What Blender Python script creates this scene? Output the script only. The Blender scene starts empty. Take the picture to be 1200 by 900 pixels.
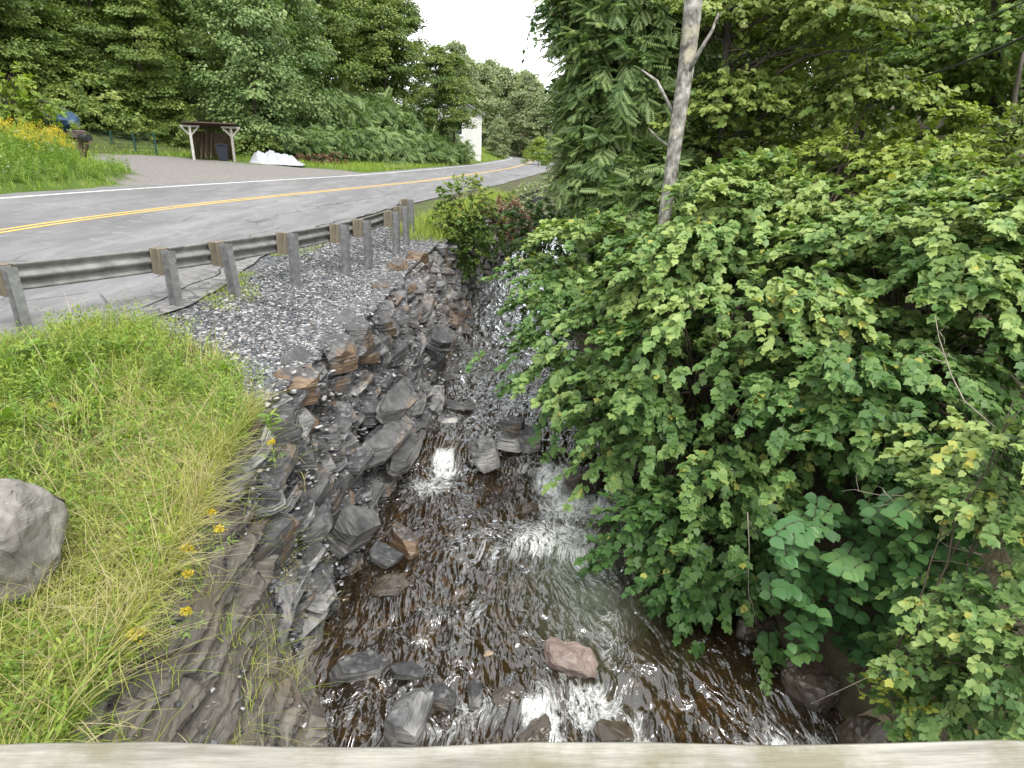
import bpy, bmesh, math, random
import numpy as np
from mathutils import Vector, Matrix

random.seed(11)
rng = np.random.default_rng(11)
scene = bpy.context.scene
col = scene.collection

# ------------------------------------------------------------------ camera
F, PITCH, ROLL, EYE = 720.0, math.radians(21.7), math.radians(-2.03), 2.44   # focal length in photo pixels
cam_d = bpy.data.cameras.new("camera")
cam = bpy.data.objects.new("camera", cam_d)
col.objects.link(cam)
cam_d.sensor_width = 36.0
cam_d.lens = F / 1200 * 36
cam_d.clip_start = 0.02
cam_d.clip_end = 3000
_r0, _u0, _f = Vector((1, 0, 0)), Vector((0, math.sin(PITCH), math.cos(PITCH))), Vector((0, math.cos(PITCH), -math.sin(PITCH)))
_c, _s = math.cos(ROLL), math.sin(ROLL)
_r, _u = _r0 * _c - _u0 * _s, _r0 * _s + _u0 * _c
cam.matrix_world = Matrix(((_r.x, _u.x, -_f.x, 0), (_r.y, _u.y, -_f.y, 0), (_r.z, _u.z, -_f.z, EYE), (0, 0, 0, 1)))
scene.camera = cam

# ------------------------------------------------------------------ sky, sun, exposure
SUN_EL, SUN_AZ = math.radians(58), math.radians(150)      # high, behind and to the right of the viewer, veiled by cloud
world = bpy.data.worlds.new("World")
scene.world = world
world.use_nodes = True
wn, wl = world.node_tree.nodes, world.node_tree.links
wn.clear()
sky = wn.new("ShaderNodeTexSky")
sky.sky_type = 'NISHITA'
sky.sun_disc = False
sky.sun_elevation = SUN_EL
sky.sun_rotation = SUN_AZ
sky.air_density = 1.0
sky.dust_density = 4.0
hs = wn.new("ShaderNodeHueSaturation")          # a closed cloud cover has no blue
hs.inputs['Saturation'].default_value = 0.12
wl.new(sky.outputs[0], hs.inputs['Color'])
mixw = wn.new("ShaderNodeMix")
mixw.data_type = 'RGBA'
mixw.inputs[0].default_value = 0.65
mixw.inputs[7].default_value = (8.2, 8.4, 8.5, 1)
wl.new(hs.outputs[0], mixw.inputs[6])
bg = wn.new("ShaderNodeBackground")
bg.inputs['Strength'].default_value = 0.15
wl.new(mixw.outputs[2], bg.inputs['Color'])
wo = wn.new("ShaderNodeOutputWorld")
wl.new(bg.outputs[0], wo.inputs['Surface'])

sun_d = bpy.data.lights.new("sun", 'SUN')
sun_d.energy = 1.5
sun_d.angle = math.radians(25)
sun_d.color = (1.0, 0.96, 0.9)
sun = bpy.data.objects.new("sun", sun_d)
col.objects.link(sun)
sdir = Vector((math.sin(SUN_AZ) * math.cos(SUN_EL), math.cos(SUN_AZ) * math.cos(SUN_EL), math.sin(SUN_EL)))
sun.rotation_euler = (-sdir).to_track_quat('-Z', 'Y').to_euler()

scene.render.engine = 'CYCLES'
scene.view_settings.view_transform = 'Standard'
scene.view_settings.look = 'None'
scene.view_settings.gamma = 1.0
scene.view_settings.exposure = 1.15
scene.cycles.max_bounces = 5
scene.cycles.diffuse_bounces = 3
scene.cycles.glossy_bounces = 3
scene.cycles.transparent_max_bounces = 8

# ------------------------------------------------------------------ helpers: pixels and points
def ray(px, py):
    X, Y = px - 600.0, 450.0 - py
    X, Y = _c * X + _s * Y, -_s * X + _c * Y
    return np.array([X, F * math.cos(PITCH) + Y * math.sin(PITCH), Y * math.cos(PITCH) - F * math.sin(PITCH)])

def U(px, py, z):                      # photo pixel -> point at height z
    v = ray(px, py)
    return v * ((z - EYE) / v[2]) + np.array([0, 0, EYE])

def UD(px, py, D):                     # photo pixel -> point at forward distance D
    v = ray(px, py)
    return v * (D / v[1]) + np.array([0, 0, EYE])

RB, RC = -0.051, -0.006                # the road falls to the right and away
def UR(px, py):                        # photo pixel -> point on the road
    v = ray(px, py)
    return v * (-EYE / (v[2] - RB * v[0] - RC * v[1])) + np.array([0, 0, EYE])

def px_of(P):
    P = np.atleast_2d(P)
    x, y, z = P[:, 0], P[:, 1], P[:, 2] - EYE
    d = y * math.cos(PITCH) - z * math.sin(PITCH)
    u = y * math.sin(PITCH) + z * math.cos(PITCH)
    X, Y = F * x / d, F * u / d
    return 600 + _c * X - _s * Y, 450 - (_s * X + _c * Y), d

# ------------------------------------------------------------------ helpers: noise
def _hash(i, j, k):
    n = (i * 374761393 + j * 668265263 + k * 2147483647 + 1013904223) & 0xFFFFFFFF
    n = ((n ^ (n >> 13)) * 1274126177) & 0xFFFFFFFF
    n = (n ^ (n >> 16)) & 0xFFFF
    return n / 32767.5 - 1.0

def vnoise(p):
    p = np.asarray(p, float)
    i = np.floor(p).astype(np.int64)
    f = p - i
    u = f * f * (3 - 2 * f)
    x, y, z = i[..., 0], i[..., 1], i[..., 2]
    r = 0
    for a in (0, 1):
        for b in (0, 1):
            for c in (0, 1):
                w = (u[..., 0] if a else 1 - u[..., 0]) * (u[..., 1] if b else 1 - u[..., 1]) * (u[..., 2] if c else 1 - u[..., 2])
                r = r + w * _hash(x + a, y + b, z + c)
    return r

def fbm(p, o=4, g=0.5):
    p = np.asarray(p, float)
    s, a, n = 0, 1.0, 0
    for k in range(o):
        s = s + a * vnoise(p * (2.03 ** k) + 17.3 * k)
        n += a
        a *= g
    return s / n

def smooth(a, b, x):
    t = np.clip((np.asarray(x, float) - a) / (b - a), 0, 1)
    return t * t * (3 - 2 * t)

def norm(v):
    return v / np.maximum(np.linalg.norm(v, axis=-1, keepdims=True), 1e-9)

# ------------------------------------------------------------------ helpers: objects
def mesh_np(name, V, Fs, mats, tint=None, smooth_sh=False, attr=None, fmat=None):
    """V (n,3); Fs a list of int arrays (m,k)"""
    me = bpy.data.meshes.new(name)
    V = np.asarray(V, np.float32)
    me.vertices.add(len(V))
    me.vertices.foreach_set('co', V.ravel())
    Fs = [np.asarray(f, np.int32) for f in Fs if len(f)]
    loops = np.concatenate([f.ravel() for f in Fs])
    tot = np.concatenate([np.full(len(f), f.shape[1], np.int32) for f in Fs])
    start = np.concatenate([[0], np.cumsum(tot)[:-1]]).astype(np.int32)
    me.loops.add(len(loops))
    me.loops.foreach_set('vertex_index', loops)
    me.polygons.add(len(tot))
    me.polygons.foreach_set('loop_start', start)
    me.update(calc_edges=True)
    if smooth_sh:
        me.polygons.foreach_set('use_smooth', np.ones(len(tot), bool))
    for m in (mats if isinstance(mats, (list, tuple)) else [mats]):
        me.materials.append(m)
    if fmat is not None:
        me.polygons.foreach_set('material_index', np.asarray(fmat, np.int32))
    if tint is not None:
        a = me.attributes.new('tint', 'FLOAT', 'POINT')
        a.data.foreach_set('value', np.asarray(tint, np.float32))
    for k, v in (attr or {}).items():
        a = me.attributes.new(k, 'FLOAT', 'POINT')
        a.data.foreach_set('value', np.asarray(v, np.float32))
    me.update()
    return me

def link(name, me, parent=None, loc=(0, 0, 0), rot=(0, 0, 0), scale=(1, 1, 1), kind=None):
    o = bpy.data.objects.new(name, me)
    col.objects.link(o)
    o.location, o.rotation_euler, o.scale = loc, rot, scale
    if parent is not None:
        o.parent = parent
    if kind:
        o['kind'] = kind
    return o

def tag(o, label, cat, group=None, kind=None):
    o['label'] = label
    o['category'] = cat
    if group:
        o['group'] = group
    if kind:
        o['kind'] = kind
    return o

def thing(name, label, cat, loc=(0, 0, 0), rz=0.0, group=None):
    o = link(name, None, loc=loc, rot=(0, 0, rz))
    o.empty_display_size = 0.2
    return tag(o, label, cat, group)

class MB:                                # collects boxes, bars and tubes into one mesh
    def __init__(s):
        s.v, s.f = [], []
    def box(s, c, d, R=None):
        c = Vector(c)
        n = len(s.v)
        for z in (-.5, .5):
            for x, y in ((-.5, -.5), (.5, -.5), (.5, .5), (-.5, .5)):
                q = Vector((x * d[0], y * d[1], z * d[2]))
                s.v.append(tuple(c + (R @ q if R else q)))
        s.f += [[n + i for i in q] for q in ((0, 3, 2, 1), (4, 5, 6, 7), (0, 1, 5, 4), (1, 2, 6, 5), (2, 3, 7, 6), (3, 0, 4, 7))]
        return s
    def bar(s, a, b, w, h=None):
        a, b = Vector(a), Vector(b)
        d = b - a
        R = d.to_track_quat('X', 'Z').to_matrix()
        return s.box((a + b) / 2, (d.length, w, h or w), R)
    def tube(s, pts, rad, n=7):
        pts = [Vector(p) for p in pts]
        rings = []
        for i, p in enumerate(pts):
            t = (pts[min(i + 1, len(pts) - 1)] - pts[max(i - 1, 0)]).normalized()
            a = t.cross(Vector((0.31, 0.87, 0.2))).normalized()
            b = t.cross(a)
            r = rad[i] if isinstance(rad, (list, tuple, np.ndarray)) else rad
            k = len(s.v)
            for j in range(n):
                th = 2 * math.pi * j / n
                s.v.append(tuple(p + a * (r * math.cos(th)) + b * (r * math.sin(th))))
            rings.append(k)
        for k0, k1 in zip(rings[:-1], rings[1:]):
            for j in range(n):
                s.f.append([k0 + j, k0 + (j + 1) % n, k1 + (j + 1) % n, k1 + j])
        s.f.append([rings[0] + j for j in range(n)][::-1])
        s.f.append([rings[-1] + j for j in range(n)])
        return s
    def mesh(s, name, mat, smooth_sh=False):
        me = bpy.data.meshes.new(name)
        me.from_pydata(s.v, [], s.f)
        me.materials.append(mat)
        if smooth_sh:
            for p in me.polygons:
                p.use_smooth = True
        me.update()
        return me
    def build(s, name, mat, parent=None, **kw):
        sm = kw.pop('smooth_sh', False)
        return link(name, s.mesh(name, mat, sm), parent, **kw)

# ------------------------------------------------------------------ materials
class Mat:
    def __init__(s, name, rough=0.8, spec=0.3):
        s.m = bpy.data.materials.new(name)
        s.m.use_nodes = True
        s.n, s.l = s.m.node_tree.nodes, s.m.node_tree.links
        s.p = s.n['Principled BSDF']
        s.out = s.n['Material Output']
        s.p.inputs['Roughness'].default_value = rough
        s.p.inputs['Specular IOR Level'].default_value = spec
        s._co = {}
    def coord(s, kind='Object', scale=(1, 1, 1)):
        if kind not in s._co:
            if kind == 'World':
                s._co[kind] = s.n.new('ShaderNodeNewGeometry').outputs['Position']
            else:
                s._co[kind] = s.n.new('ShaderNodeTexCoord').outputs[kind]
        if tuple(scale) == (1, 1, 1):
            return s._co[kind]
        mp = s.n.new('ShaderNodeMapping')
        mp.inputs['Scale'].default_value = scale
        s.l.new(s._co[kind], mp.inputs['Vector'])
        return mp.outputs[0]
    def noise(s, scale, detail=4, rough=0.55, co=None, dist=0.0):
        t = s.n.new('ShaderNodeTexNoise')
        t.inputs['Scale'].default_value = scale
        t.inputs['Detail'].default_value = detail
        t.inputs['Roughness'].default_value = rough
        t.inputs['Distortion'].default_value = dist
        s.l.new(co if co is not None else s.coord(), t.inputs['Vector'])
        return t.outputs['Fac']
    def voro(s, scale, co=None, feature='F1', out='Distance', rand=1.0):
        t = s.n.new('ShaderNodeTexVoronoi')
        t.feature = feature
        t.inputs['Scale'].default_value = scale
        t.inputs['Randomness'].default_value = rand
        s.l.new(co if co is not None else s.coord(), t.inputs['Vector'])
        return t.outputs[out]
    def ramp(s, fac, stops, interp='LINEAR'):
        r = s.n.new('ShaderNodeValToRGB')
        r.color_ramp.interpolation = interp
        e = r.color_ramp.elements
        while len(e) < len(stops):
            e.new(0.5)
        for k, (p, c) in enumerate(stops):
            e[k].position = p
            e[k].color = (c, c, c, 1) if isinstance(c, (int, float)) else (*c, 1)
        s.l.new(fac, r.inputs[0])
        return r.outputs[0]
    def mix(s, fac, a, b, mode='MIX'):
        m = s.n.new('ShaderNodeMix')
        m.data_type = 'RGBA'
        m.blend_type = mode
        for k, v in ((0, fac), (6, a), (7, b)):
            sock = m.inputs[k]
            if isinstance(v, bpy.types.NodeSocket):
                s.l.new(v, sock)
            elif isinstance(v, (int, float)):
                sock.default_value = v if k == 0 else (v, v, v, 1)
            else:
                sock.default_value = (*v, 1)
        return m.outputs[2]
    def math(s, op, a, b=0.0, clamp=False):
        m = s.n.new('ShaderNodeMath')
        m.operation = op
        m.use_clamp = clamp
        for k, v in enumerate((a, b)):
            if isinstance(v, bpy.types.NodeSocket):
                s.l.new(v, m.inputs[k])
            else:
                m.inputs[k].default_value = v
        return m.outputs[0]
    def attr(s, name):
        a = s.n.new('ShaderNodeAttribute')
        a.attribute_name = name
        return a.outputs['Fac']
    def orand(s):
        return s.n.new('ShaderNodeObjectInfo').outputs['Random']
    def color(s, c):
        if isinstance(c, bpy.types.NodeSocket):
            s.l.new(c, s.p.inputs['Base Color'])
        else:
            s.p.inputs['Base Color'].default_value = (*c, 1)
        return s
    def rough(s, r):
        s.l.new(r, s.p.inputs['Roughness'])
        return s
    def bump(s, h, strength=0.5, dist=0.02):
        b = s.n.new('ShaderNodeBump')
        b.inputs['Strength'].default_value = strength
        b.inputs['Distance'].default_value = dist
        s.l.new(h, b.inputs['Height'])
        s.l.new(b.outputs[0], s.p.inputs['Normal'])
        return s

def leaf_mat(name, stops, trans=0.35, rough=0.5):
    M = Mat(name, rough, 0.35)
    c = M.ramp(M.attr('tint'), stops)
    n = M.noise(1.1, 2, co=M.coord('World'))
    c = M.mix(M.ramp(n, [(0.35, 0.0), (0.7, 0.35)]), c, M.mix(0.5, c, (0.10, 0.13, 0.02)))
    M.color(c)
    t = M.n.new('ShaderNodeBsdfTranslucent')
    M.l.new(M.mix(1.0, c, (1.0, 1.1, 0.45), 'MULTIPLY'), t.inputs['Color'])
    mx = M.n.new('ShaderNodeMixShader')
    mx.inputs[0].default_value = trans
    M.l.new(M.p.outputs[0], mx.inputs[1])
    M.l.new(t.outputs[0], mx.inputs[2])
    M.l.new(mx.outputs[0], M.out.inputs['Surface'])
    return M.m

def flat(name, c, rough=0.7, var=0.25, scale=8, bump=0.0, metal=0.0, co='Object'):
    M = Mat(name, rough)
    n = M.noise(scale, 5, 0.6, co=M.coord(co))
    lo = tuple(x * (1 - var) for x in c)
    hi = tuple(min(1, x * (1 + var)) for x in c)
    M.color(M.ramp(n, [(0.3, lo), (0.7, hi)]))
    M.p.inputs['Metallic'].default_value = metal
    if bump:
        M.bump(n, bump)
    return M.m

def slate_mat(name, rust=0.5, wet=True, lite=0.0):
    M = Mat(name, 0.6, 0.4)
    lay = M.coord('Object', (3.5, 3.5, 30))
    n1 = M.noise(1.0, 5, 0.6, co=lay)
    n2 = M.noise(5.0, 6, 0.65)
    base = M.ramp(n1, [(0.25, (0.03, 0.03, 0.031)), (0.5, (0.09, 0.09, 0.09)), (0.75, (0.2, 0.197, 0.19))])
    light = M.ramp(M.noise(2.2, 3, 0.5), [(0.55 - lite, 0.0), (0.68 - lite, 0.8)])
    base = M.mix(light, base, (0.24, 0.232, 0.215))
    r = M.orand()
    base = M.mix(1.0, base, M.ramp(M.math('FRACT', M.math('MULTIPLY', r, 7.31)), [(0.0, 0.55), (0.55, 1.1), (1.0, 2.1)]), 'MULTIPLY')
    rm = M.math('ADD', M.math('MULTIPLY', M.noise(1.7, 4, 0.6), 0.9), M.math('ADD', M.math('MULTIPLY', M.math('POWER', r, 2.0), 0.32 * rust + 0.03), 0.13 if rust > 1 else 0.0))
    rustm = M.ramp(rm, [(0.6, 0.0), (0.72, 0.9)])
    rc = M.ramp(M.noise(6, 4, 0.6, co=M.coord('Object', (1, 1, 5))), [(0.3, (0.075, 0.045, 0.025)), (0.55, (0.165, 0.105, 0.058)), (0.75, (0.24, 0.2, 0.15))])
    c = M.mix(rustm, base, rc)
    c = M.mix(1.0, c, M.ramp(M.noise(2.9, 2), [(0.3, 0.75), (0.7, 1.15)]), 'MULTIPLY')
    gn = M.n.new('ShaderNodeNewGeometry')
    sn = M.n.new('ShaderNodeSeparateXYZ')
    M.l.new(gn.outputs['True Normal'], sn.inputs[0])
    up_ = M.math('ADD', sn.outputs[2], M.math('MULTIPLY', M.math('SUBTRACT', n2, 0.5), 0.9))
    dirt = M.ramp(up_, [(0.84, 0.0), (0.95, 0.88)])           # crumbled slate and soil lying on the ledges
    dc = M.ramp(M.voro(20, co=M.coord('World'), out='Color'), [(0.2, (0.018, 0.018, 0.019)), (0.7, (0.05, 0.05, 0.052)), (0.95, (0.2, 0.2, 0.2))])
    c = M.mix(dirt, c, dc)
    if wet:                              # stones are wet along the water line
        sx = M.n.new('ShaderNodeSeparateXYZ')
        M.l.new(M.coord('World'), sx.inputs[0])
        w = M.math('ADD', sx.outputs[2], M.math('MULTIPLY', n2, 0.25))
        wm = M.ramp(M.math('ADD', w, 3.0), [(0.46, 1.0), (0.64, 0.0)])
        c = M.mix(M.math('MULTIPLY', wm, 0.62), c, M.mix(1.0, c, (0.3, 0.27, 0.24), 'MULTIPLY'))
        M.rough(M.ramp(wm, [(0, 0.45), (1, 0.16)]))
    M.color(c)
    M.bump(M.math('ADD', n1, M.math('MULTIPLY', n2, 0.6)), 1.0, 0.04)
    return M.m

MT = {}
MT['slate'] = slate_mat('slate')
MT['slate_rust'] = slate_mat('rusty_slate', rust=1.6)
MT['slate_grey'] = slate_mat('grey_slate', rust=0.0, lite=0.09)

def bedrock_mat():
    M = Mat('shale_bedrock', 0.75, 0.25)
    lay = M.coord('World', (2.0, 1.6, 34))
    n1 = M.noise(1.0, 5, 0.65, co=lay)
    n2 = M.noise(7, 5, 0.6, co=M.coord('World'))
    c = M.ramp(n1, [(0.28, (0.035, 0.032, 0.028)), (0.5, (0.115, 0.105, 0.09)), (0.74, (0.26, 0.24, 0.21))])
    c = M.mix(M.ramp(M.noise(1.6, 3, co=M.coord('World')), [(0.5, 0.0), (0.75, 0.6)]), c, (0.15, 0.115, 0.08))
    M.color(c)
    M.bump(M.math('ADD', n1, M.math('MULTIPLY', n2, 0.4)), 0.9, 0.03)
    return M.m
MT['bedrock'] = bedrock_mat()

def ground_mat():
    M = Mat('ground', 0.9, 0.15)
    w = M.coord('World')
    n = M.noise(3.0, 6, 0.65, co=w)
    nf = M.noise(22, 4, 0.6, co=w)
    soil = M.ramp(n, [(0.3, (0.035, 0.028, 0.02)), (0.7, (0.095, 0.078, 0.058))])
    grass = M.ramp(M.noise(1.3, 5, 0.6, co=w), [(0.3, (0.05, 0.085, 0.015)), (0.55, (0.085, 0.135, 0.025)), (0.75, (0.15, 0.16, 0.045))])
    grass = M.mix(M.ramp(nf, [(0.35, 0.5), (0.65, 0.0)]), grass, (0.05, 0.075, 0.014))
    grav = M.ramp(M.voro(26, co=w, out='Color'), [(0.2, (0.035, 0.036, 0.04)), (0.6, (0.1, 0.102, 0.108)), (0.95, (0.24, 0.24, 0.24))])
    bed = M.ramp(M.voro(5.5, co=w, out='Color'), [(0.2, (0.04, 0.028, 0.015)), (0.6, (0.13, 0.088, 0.045)), (0.95, (0.26, 0.2, 0.125))])
    rock = M.ramp(M.noise(1.0, 5, 0.65, co=M.coord('World', (3, 3, 22))), [(0.3, (0.018, 0.018, 0.018)), (0.7, (0.085, 0.083, 0.08))])
    drive = M.ramp(M.noise(9, 7, 0.7, co=w), [(0.3, (0.12, 0.112, 0.105)), (0.7, (0.23, 0.215, 0.2))])
    c = M.mix(M.attr('grass'), soil, grass)
    c = M.mix(M.attr('gravel'), c, grav)
    c = M.mix(M.attr('drive'), c, drive)
    c = M.mix(M.attr('bed'), c, bed)
    c = M.mix(M.attr('rock'), c, rock)
    M.color(c)
    M.bump(M.math('ADD', nf, n), 0.7, 0.04)
    return M.m
MT['ground'] = ground_mat()

def asphalt_mat():
    M = Mat('asphalt', 0.85, 0.3)
    w = M.coord('World')
    warp = M.coord('World', (0.55, 0.16, 1))
    big = M.noise(1.0, 5, 0.6, co=warp)
    fine = M.noise(45, 3, 0.7, co=w)
    c = M.ramp(big, [(0.3, (0.125, 0.123, 0.126)), (0.5, (0.175, 0.172, 0.175)), (0.7, (0.225, 0.221, 0.222))])
    c = M.mix(M.ramp(M.noise(1.0, 6, 0.7, co=M.coord('World', (2.4, 0.5, 1)), dist=0.6), [(0.42, 0.0), (0.6, 0.55)]), c, (0.1, 0.098, 0.1))
    c = M.mix(M.ramp(M.noise(2.2, 5, 0.7, co=w), [(0.56, 0.0), (0.66, 0.5)]), c, (0.27, 0.265, 0.262))
    c = M.mix(M.ramp(fine, [(0.35, 0.35), (0.6, 0.0)]), c, (0.085, 0.085, 0.087))
    # crazing towards the edge
    cr = M.voro(1.15, co=M.mix(0.25, M.coord('World', (1.0, 0.42, 1)), M.n.new('ShaderNodeTexNoise').outputs['Color']), feature='DISTANCE_TO_EDGE')
    crm = M.math('MULTIPLY', M.ramp(cr, [(0.004, 0.9), (0.014, 0.0)]), M.math('MULTIPLY', M.attr('edge'), M.ramp(M.noise(0.8, 3, co=w), [(0.5, 0.0), (0.6, 0.8)])))
    fc = M.voro(4.5, co=w, feature='DISTANCE_TO_EDGE')
    fcm = M.math('MULTIPLY', M.ramp(fc, [(0.015, 1.0), (0.05, 0.0)]), M.attr('crazed'))
    c = M.mix(M.attr('crazed'), c, M.ramp(M.noise(5, 4, co=w), [(0.35, (0.1, 0.098, 0.096)), (0.65, (0.22, 0.215, 0.208))]))
    c = M.mix(M.math('MAXIMUM', crm, fcm), c, (0.025, 0.025, 0.025))
    M.color(c)
    M.bump(fine, 0.35, 0.01)
    return M.m
MT['asphalt'] = asphalt_mat()

def paint_mat(name, c, wear):
    M = Mat(name, 0.65, 0.3)
    n = M.noise(14, 6, 0.75, co=M.coord('World'))
    M.color(M.mix(M.ramp(n, [(0.5 - wear * .25, 0.75), (0.62 - wear * .2, 0.0)]), c, (0.2, 0.198, 0.196)))
    return M.m
MT['yellow_paint'] = paint_mat('yellow_paint', (0.62, 0.38, 0.045), 0.45)
MT['white_paint'] = paint_mat('white_paint', (0.66, 0.66, 0.63), 0.4)
MT['crack'] = flat('crack_fill', (0.022, 0.022, 0.022), 0.95)

MT['galv'] = flat('galvanised_steel', (0.19, 0.193, 0.193), 0.55, 0.35, 11, metal=0.3)
MT['galv_rail'] = flat('weathered_rail_steel', (0.2, 0.2, 0.19), 0.6, 0.35, 5, metal=0.3, co='World')

def wood_mat(name, a, b, sc=(22, 22, 2.2), stain=None):
    M = Mat(name, 0.8, 0.2)
    n = M.noise(1.0, 6, 0.65, co=M.coord('Object', sc))
    c = M.ramp(n, [(0.3, a), (0.7, b)])
    if stain:
        c = M.mix(M.ramp(M.noise(7, 5, 0.7), [(0.47, 0.0), (0.62, 0.7)]), c, stain)
    M.color(c)
    M.bump(n, 0.5, 0.01)
    return M.m
MT['block_wood'] = wood_mat('weathered_block_wood', (0.08, 0.066, 0.047), (0.22, 0.19, 0.145))
MT['rail_wood'] = wood_mat('bleached_timber', (0.13, 0.12, 0.1), (0.36, 0.35, 0.31), (5.0, 60, 60), stain=(0.14, 0.13, 0.075))
MT['old_wood'] = wood_mat('old_barn_wood', (0.07, 0.05, 0.035), (0.18, 0.13, 0.09))
MT['pale_wood'] = wood_mat('pale_post_wood', (0.2, 0.19, 0.165), (0.36, 0.345, 0.31))
MT['bark'] = wood_mat('bark', (0.028, 0.023, 0.018), (0.095, 0.08, 0.065), (9, 9, 2.5))
MT['twig'] = flat('twig_bark', (0.055, 0.042, 0.03), 0.85)
MT['dead_twig'] = flat('dead_twig', (0.36, 0.31, 0.25), 0.8, 0.3)

def birch_mat():
    M = Mat('grey_lichen_bark', 0.85, 0.2)
    n = M.noise(1, 6, 0.7, co=M.coord('Object', (9, 9, 7)))
    c = M.ramp(n, [(0.35, (0.07, 0.063, 0.055)), (0.5, (0.2, 0.19, 0.17)), (0.66, (0.42, 0.4, 0.365))])
    c = M.mix(M.ramp(M.noise(3.5, 3), [(0.55, 0.0), (0.65, 0.6)]), c, (0.36, 0.33, 0.22))
    M.color(c)
    M.bump(n, 0.7, 0.02)
    return M.m
MT['grey_bark'] = birch_mat()

G = lambda *s: list(s)
MT['leaf_maple'] = leaf_mat('maple_leaf', G((0.0, (0.04, 0.1, 0.026)), (0.35, (0.085, 0.17, 0.045)), (0.7, (0.17, 0.27, 0.08)), (0.97, (0.28, 0.36, 0.11)), (1.0, (0.36, 0.36, 0.08))), 0.3)
MT['leaf_yellowgreen'] = leaf_mat('yellow_green_leaf', G((0.0, (0.06, 0.12, 0.02)), (0.5, (0.16, 0.25, 0.05)), (0.95, (0.29, 0.35, 0.075)), (1.0, (0.4, 0.38, 0.08))), 0.35)
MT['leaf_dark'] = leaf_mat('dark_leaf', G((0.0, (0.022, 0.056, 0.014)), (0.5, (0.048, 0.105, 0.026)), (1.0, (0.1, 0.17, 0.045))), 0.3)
MT['leaf_knot'] = leaf_mat('knotweed_leaf', G((0.0, (0.035, 0.1, 0.035)), (0.6, (0.065, 0.16, 0.05)), (0.95, (0.12, 0.22, 0.06)), (1.0, (0.22, 0.28, 0.05))), 0.22)
MT['leaf_sumac'] = leaf_mat('sumac_leaf', G((0.0, (0.055, 0.11, 0.032)), (0.5, (0.14, 0.22, 0.075)), (1.0, (0.25, 0.33, 0.13))), 0.3)
MT['leaf_forest'] = leaf_mat('forest_leaf', G((0.0, (0.042, 0.08, 0.015)), (0.45, (0.12, 0.185, 0.038)), (0.85, (0.22, 0.28, 0.068)), (1.0, (0.29, 0.33, 0.09))), 0.3)
MT['leaf_pale'] = leaf_mat('pale_hazed_leaf', G((0.0, (0.15, 0.19, 0.1)), (0.5, (0.26, 0.31, 0.16)), (1.0, (0.36, 0.4, 0.22))), 0.35)  # pale green, lifted further to stand in for distance haze
MT['leaf_bright'] = leaf_mat('bright_leaf', G((0.0, (0.12, 0.19, 0.025)), (0.5, (0.23, 0.32, 0.045)), (1.0, (0.38, 0.42, 0.08))), 0.4)
MT['leaf_red'] = leaf_mat('withered_leaf', G((0.0, (0.08, 0.035, 0.025)), (0.5, (0.17, 0.075, 0.05)), (1.0, (0.28, 0.17, 0.1))), 0.25)
MT['grass'] = leaf_mat('grass_blade', G((0.0, (0.1, 0.19, 0.022)), (0.4, (0.23, 0.33, 0.045)), (0.68, (0.37, 0.42, 0.08)), (0.82, (0.43, 0.38, 0.17)), (1.0, (0.55, 0.47, 0.29))), 0.35)
MT['weed'] = leaf_mat('weed_leaf', G((0.0, (0.08, 0.17, 0.025)), (0.5, (0.18, 0.3, 0.045)), (1.0, (0.34, 0.42, 0.08))), 0.4)
MT['flower'] = leaf_mat('goldenrod_flower', G((0.0, (0.42, 0.3, 0.02)), (1.0, (0.7, 0.55, 0.04))), 0.3)
MT['white_flower'] = leaf_mat('white_flower', G((0.0, (0.6, 0.6, 0.52)), (1.0, (0.8, 0.8, 0.75))), 0.3)

# ------------------------------------------------------------------ terrain profile
ye_px = [(0, 270), (100, 256), (200, 243), (300, 232), (400, 222), (500, 212), (560, 203), (600, 197), (625, 189)]
CL = [UR(*q)[:2] for q in ye_px]
c0 = CL[0]
CL = [np.array([c0[0] + 0.9, -60.0]), np.array([c0[0] + 0.35, c0[1] - 12])] + CL
e = CL[-1]
CL += [np.array([e[0] + 0.3, e[1] + 14]), np.array([e[0] - 2.5, e[1] + 30]), np.array([e[0] - 9, e[1] + 48]), np.array([e[0] - 22, e[1] + 68]), np.array([e[0] - 45, e[1] + 90])]
CL = np.array(CL)
def xc_raw(y):
    return np.interp(y, CL[:, 1], CL[:, 0])
def xc(y):                               # smoothed centre line
    y = np.asarray(y, float)
    h = 1.5 + 0.06 * np.clip(y, 0, 200)
    return (xc_raw(y - h) + xc_raw(y - h / 2) + xc_raw(y) + xc_raw(y + h / 2) + xc_raw(y + h)) / 5
def cosh_(y):
    d = (xc(np.asarray(y) + 1.0) - xc(np.asarray(y) - 1.0)) / 2.0
    return 1 / np.sqrt(1 + d * d)
def near_w(y):                           # width of pavement between centre line and the stream side
    return np.interp(y, [0, 6, 9, 14, 22, 34, 60, 300], [4.6, 5.1, 5.55, 5.0, 4.2, 3.7, 3.7, 3.7])
LIP = np.array([(-6, -2.1), (0, -2.2), (2.3, -2.35), (3.4, -2.42), (4.6, -2.62), (5.5, -2.66), (6.7, -2.54), (8, -2.46), (9.3, -2.32), (12.6, -2.3), (16.6, -2.15), (20, -1.9), (25, -1.3), (31, -0.3), (45, 2.6), (80, 9), (120, 13.0), (600, 13.0)])
FOOT = np.array([(-6, -1.1), (2, -1.3), (3, -1.5), (4.05, -1.76), (4.8, -2.1), (6.0, -1.98), (7.7, -1.86), (8.9, -1.55), (10.8, -1.28), (14.3, -1.16), (18, -1.2), (21, -1.1), (25, -0.45), (31, 0.6), (45, 3.6), (80, 10), (120, 14.0), (600, 14.0)])
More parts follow.
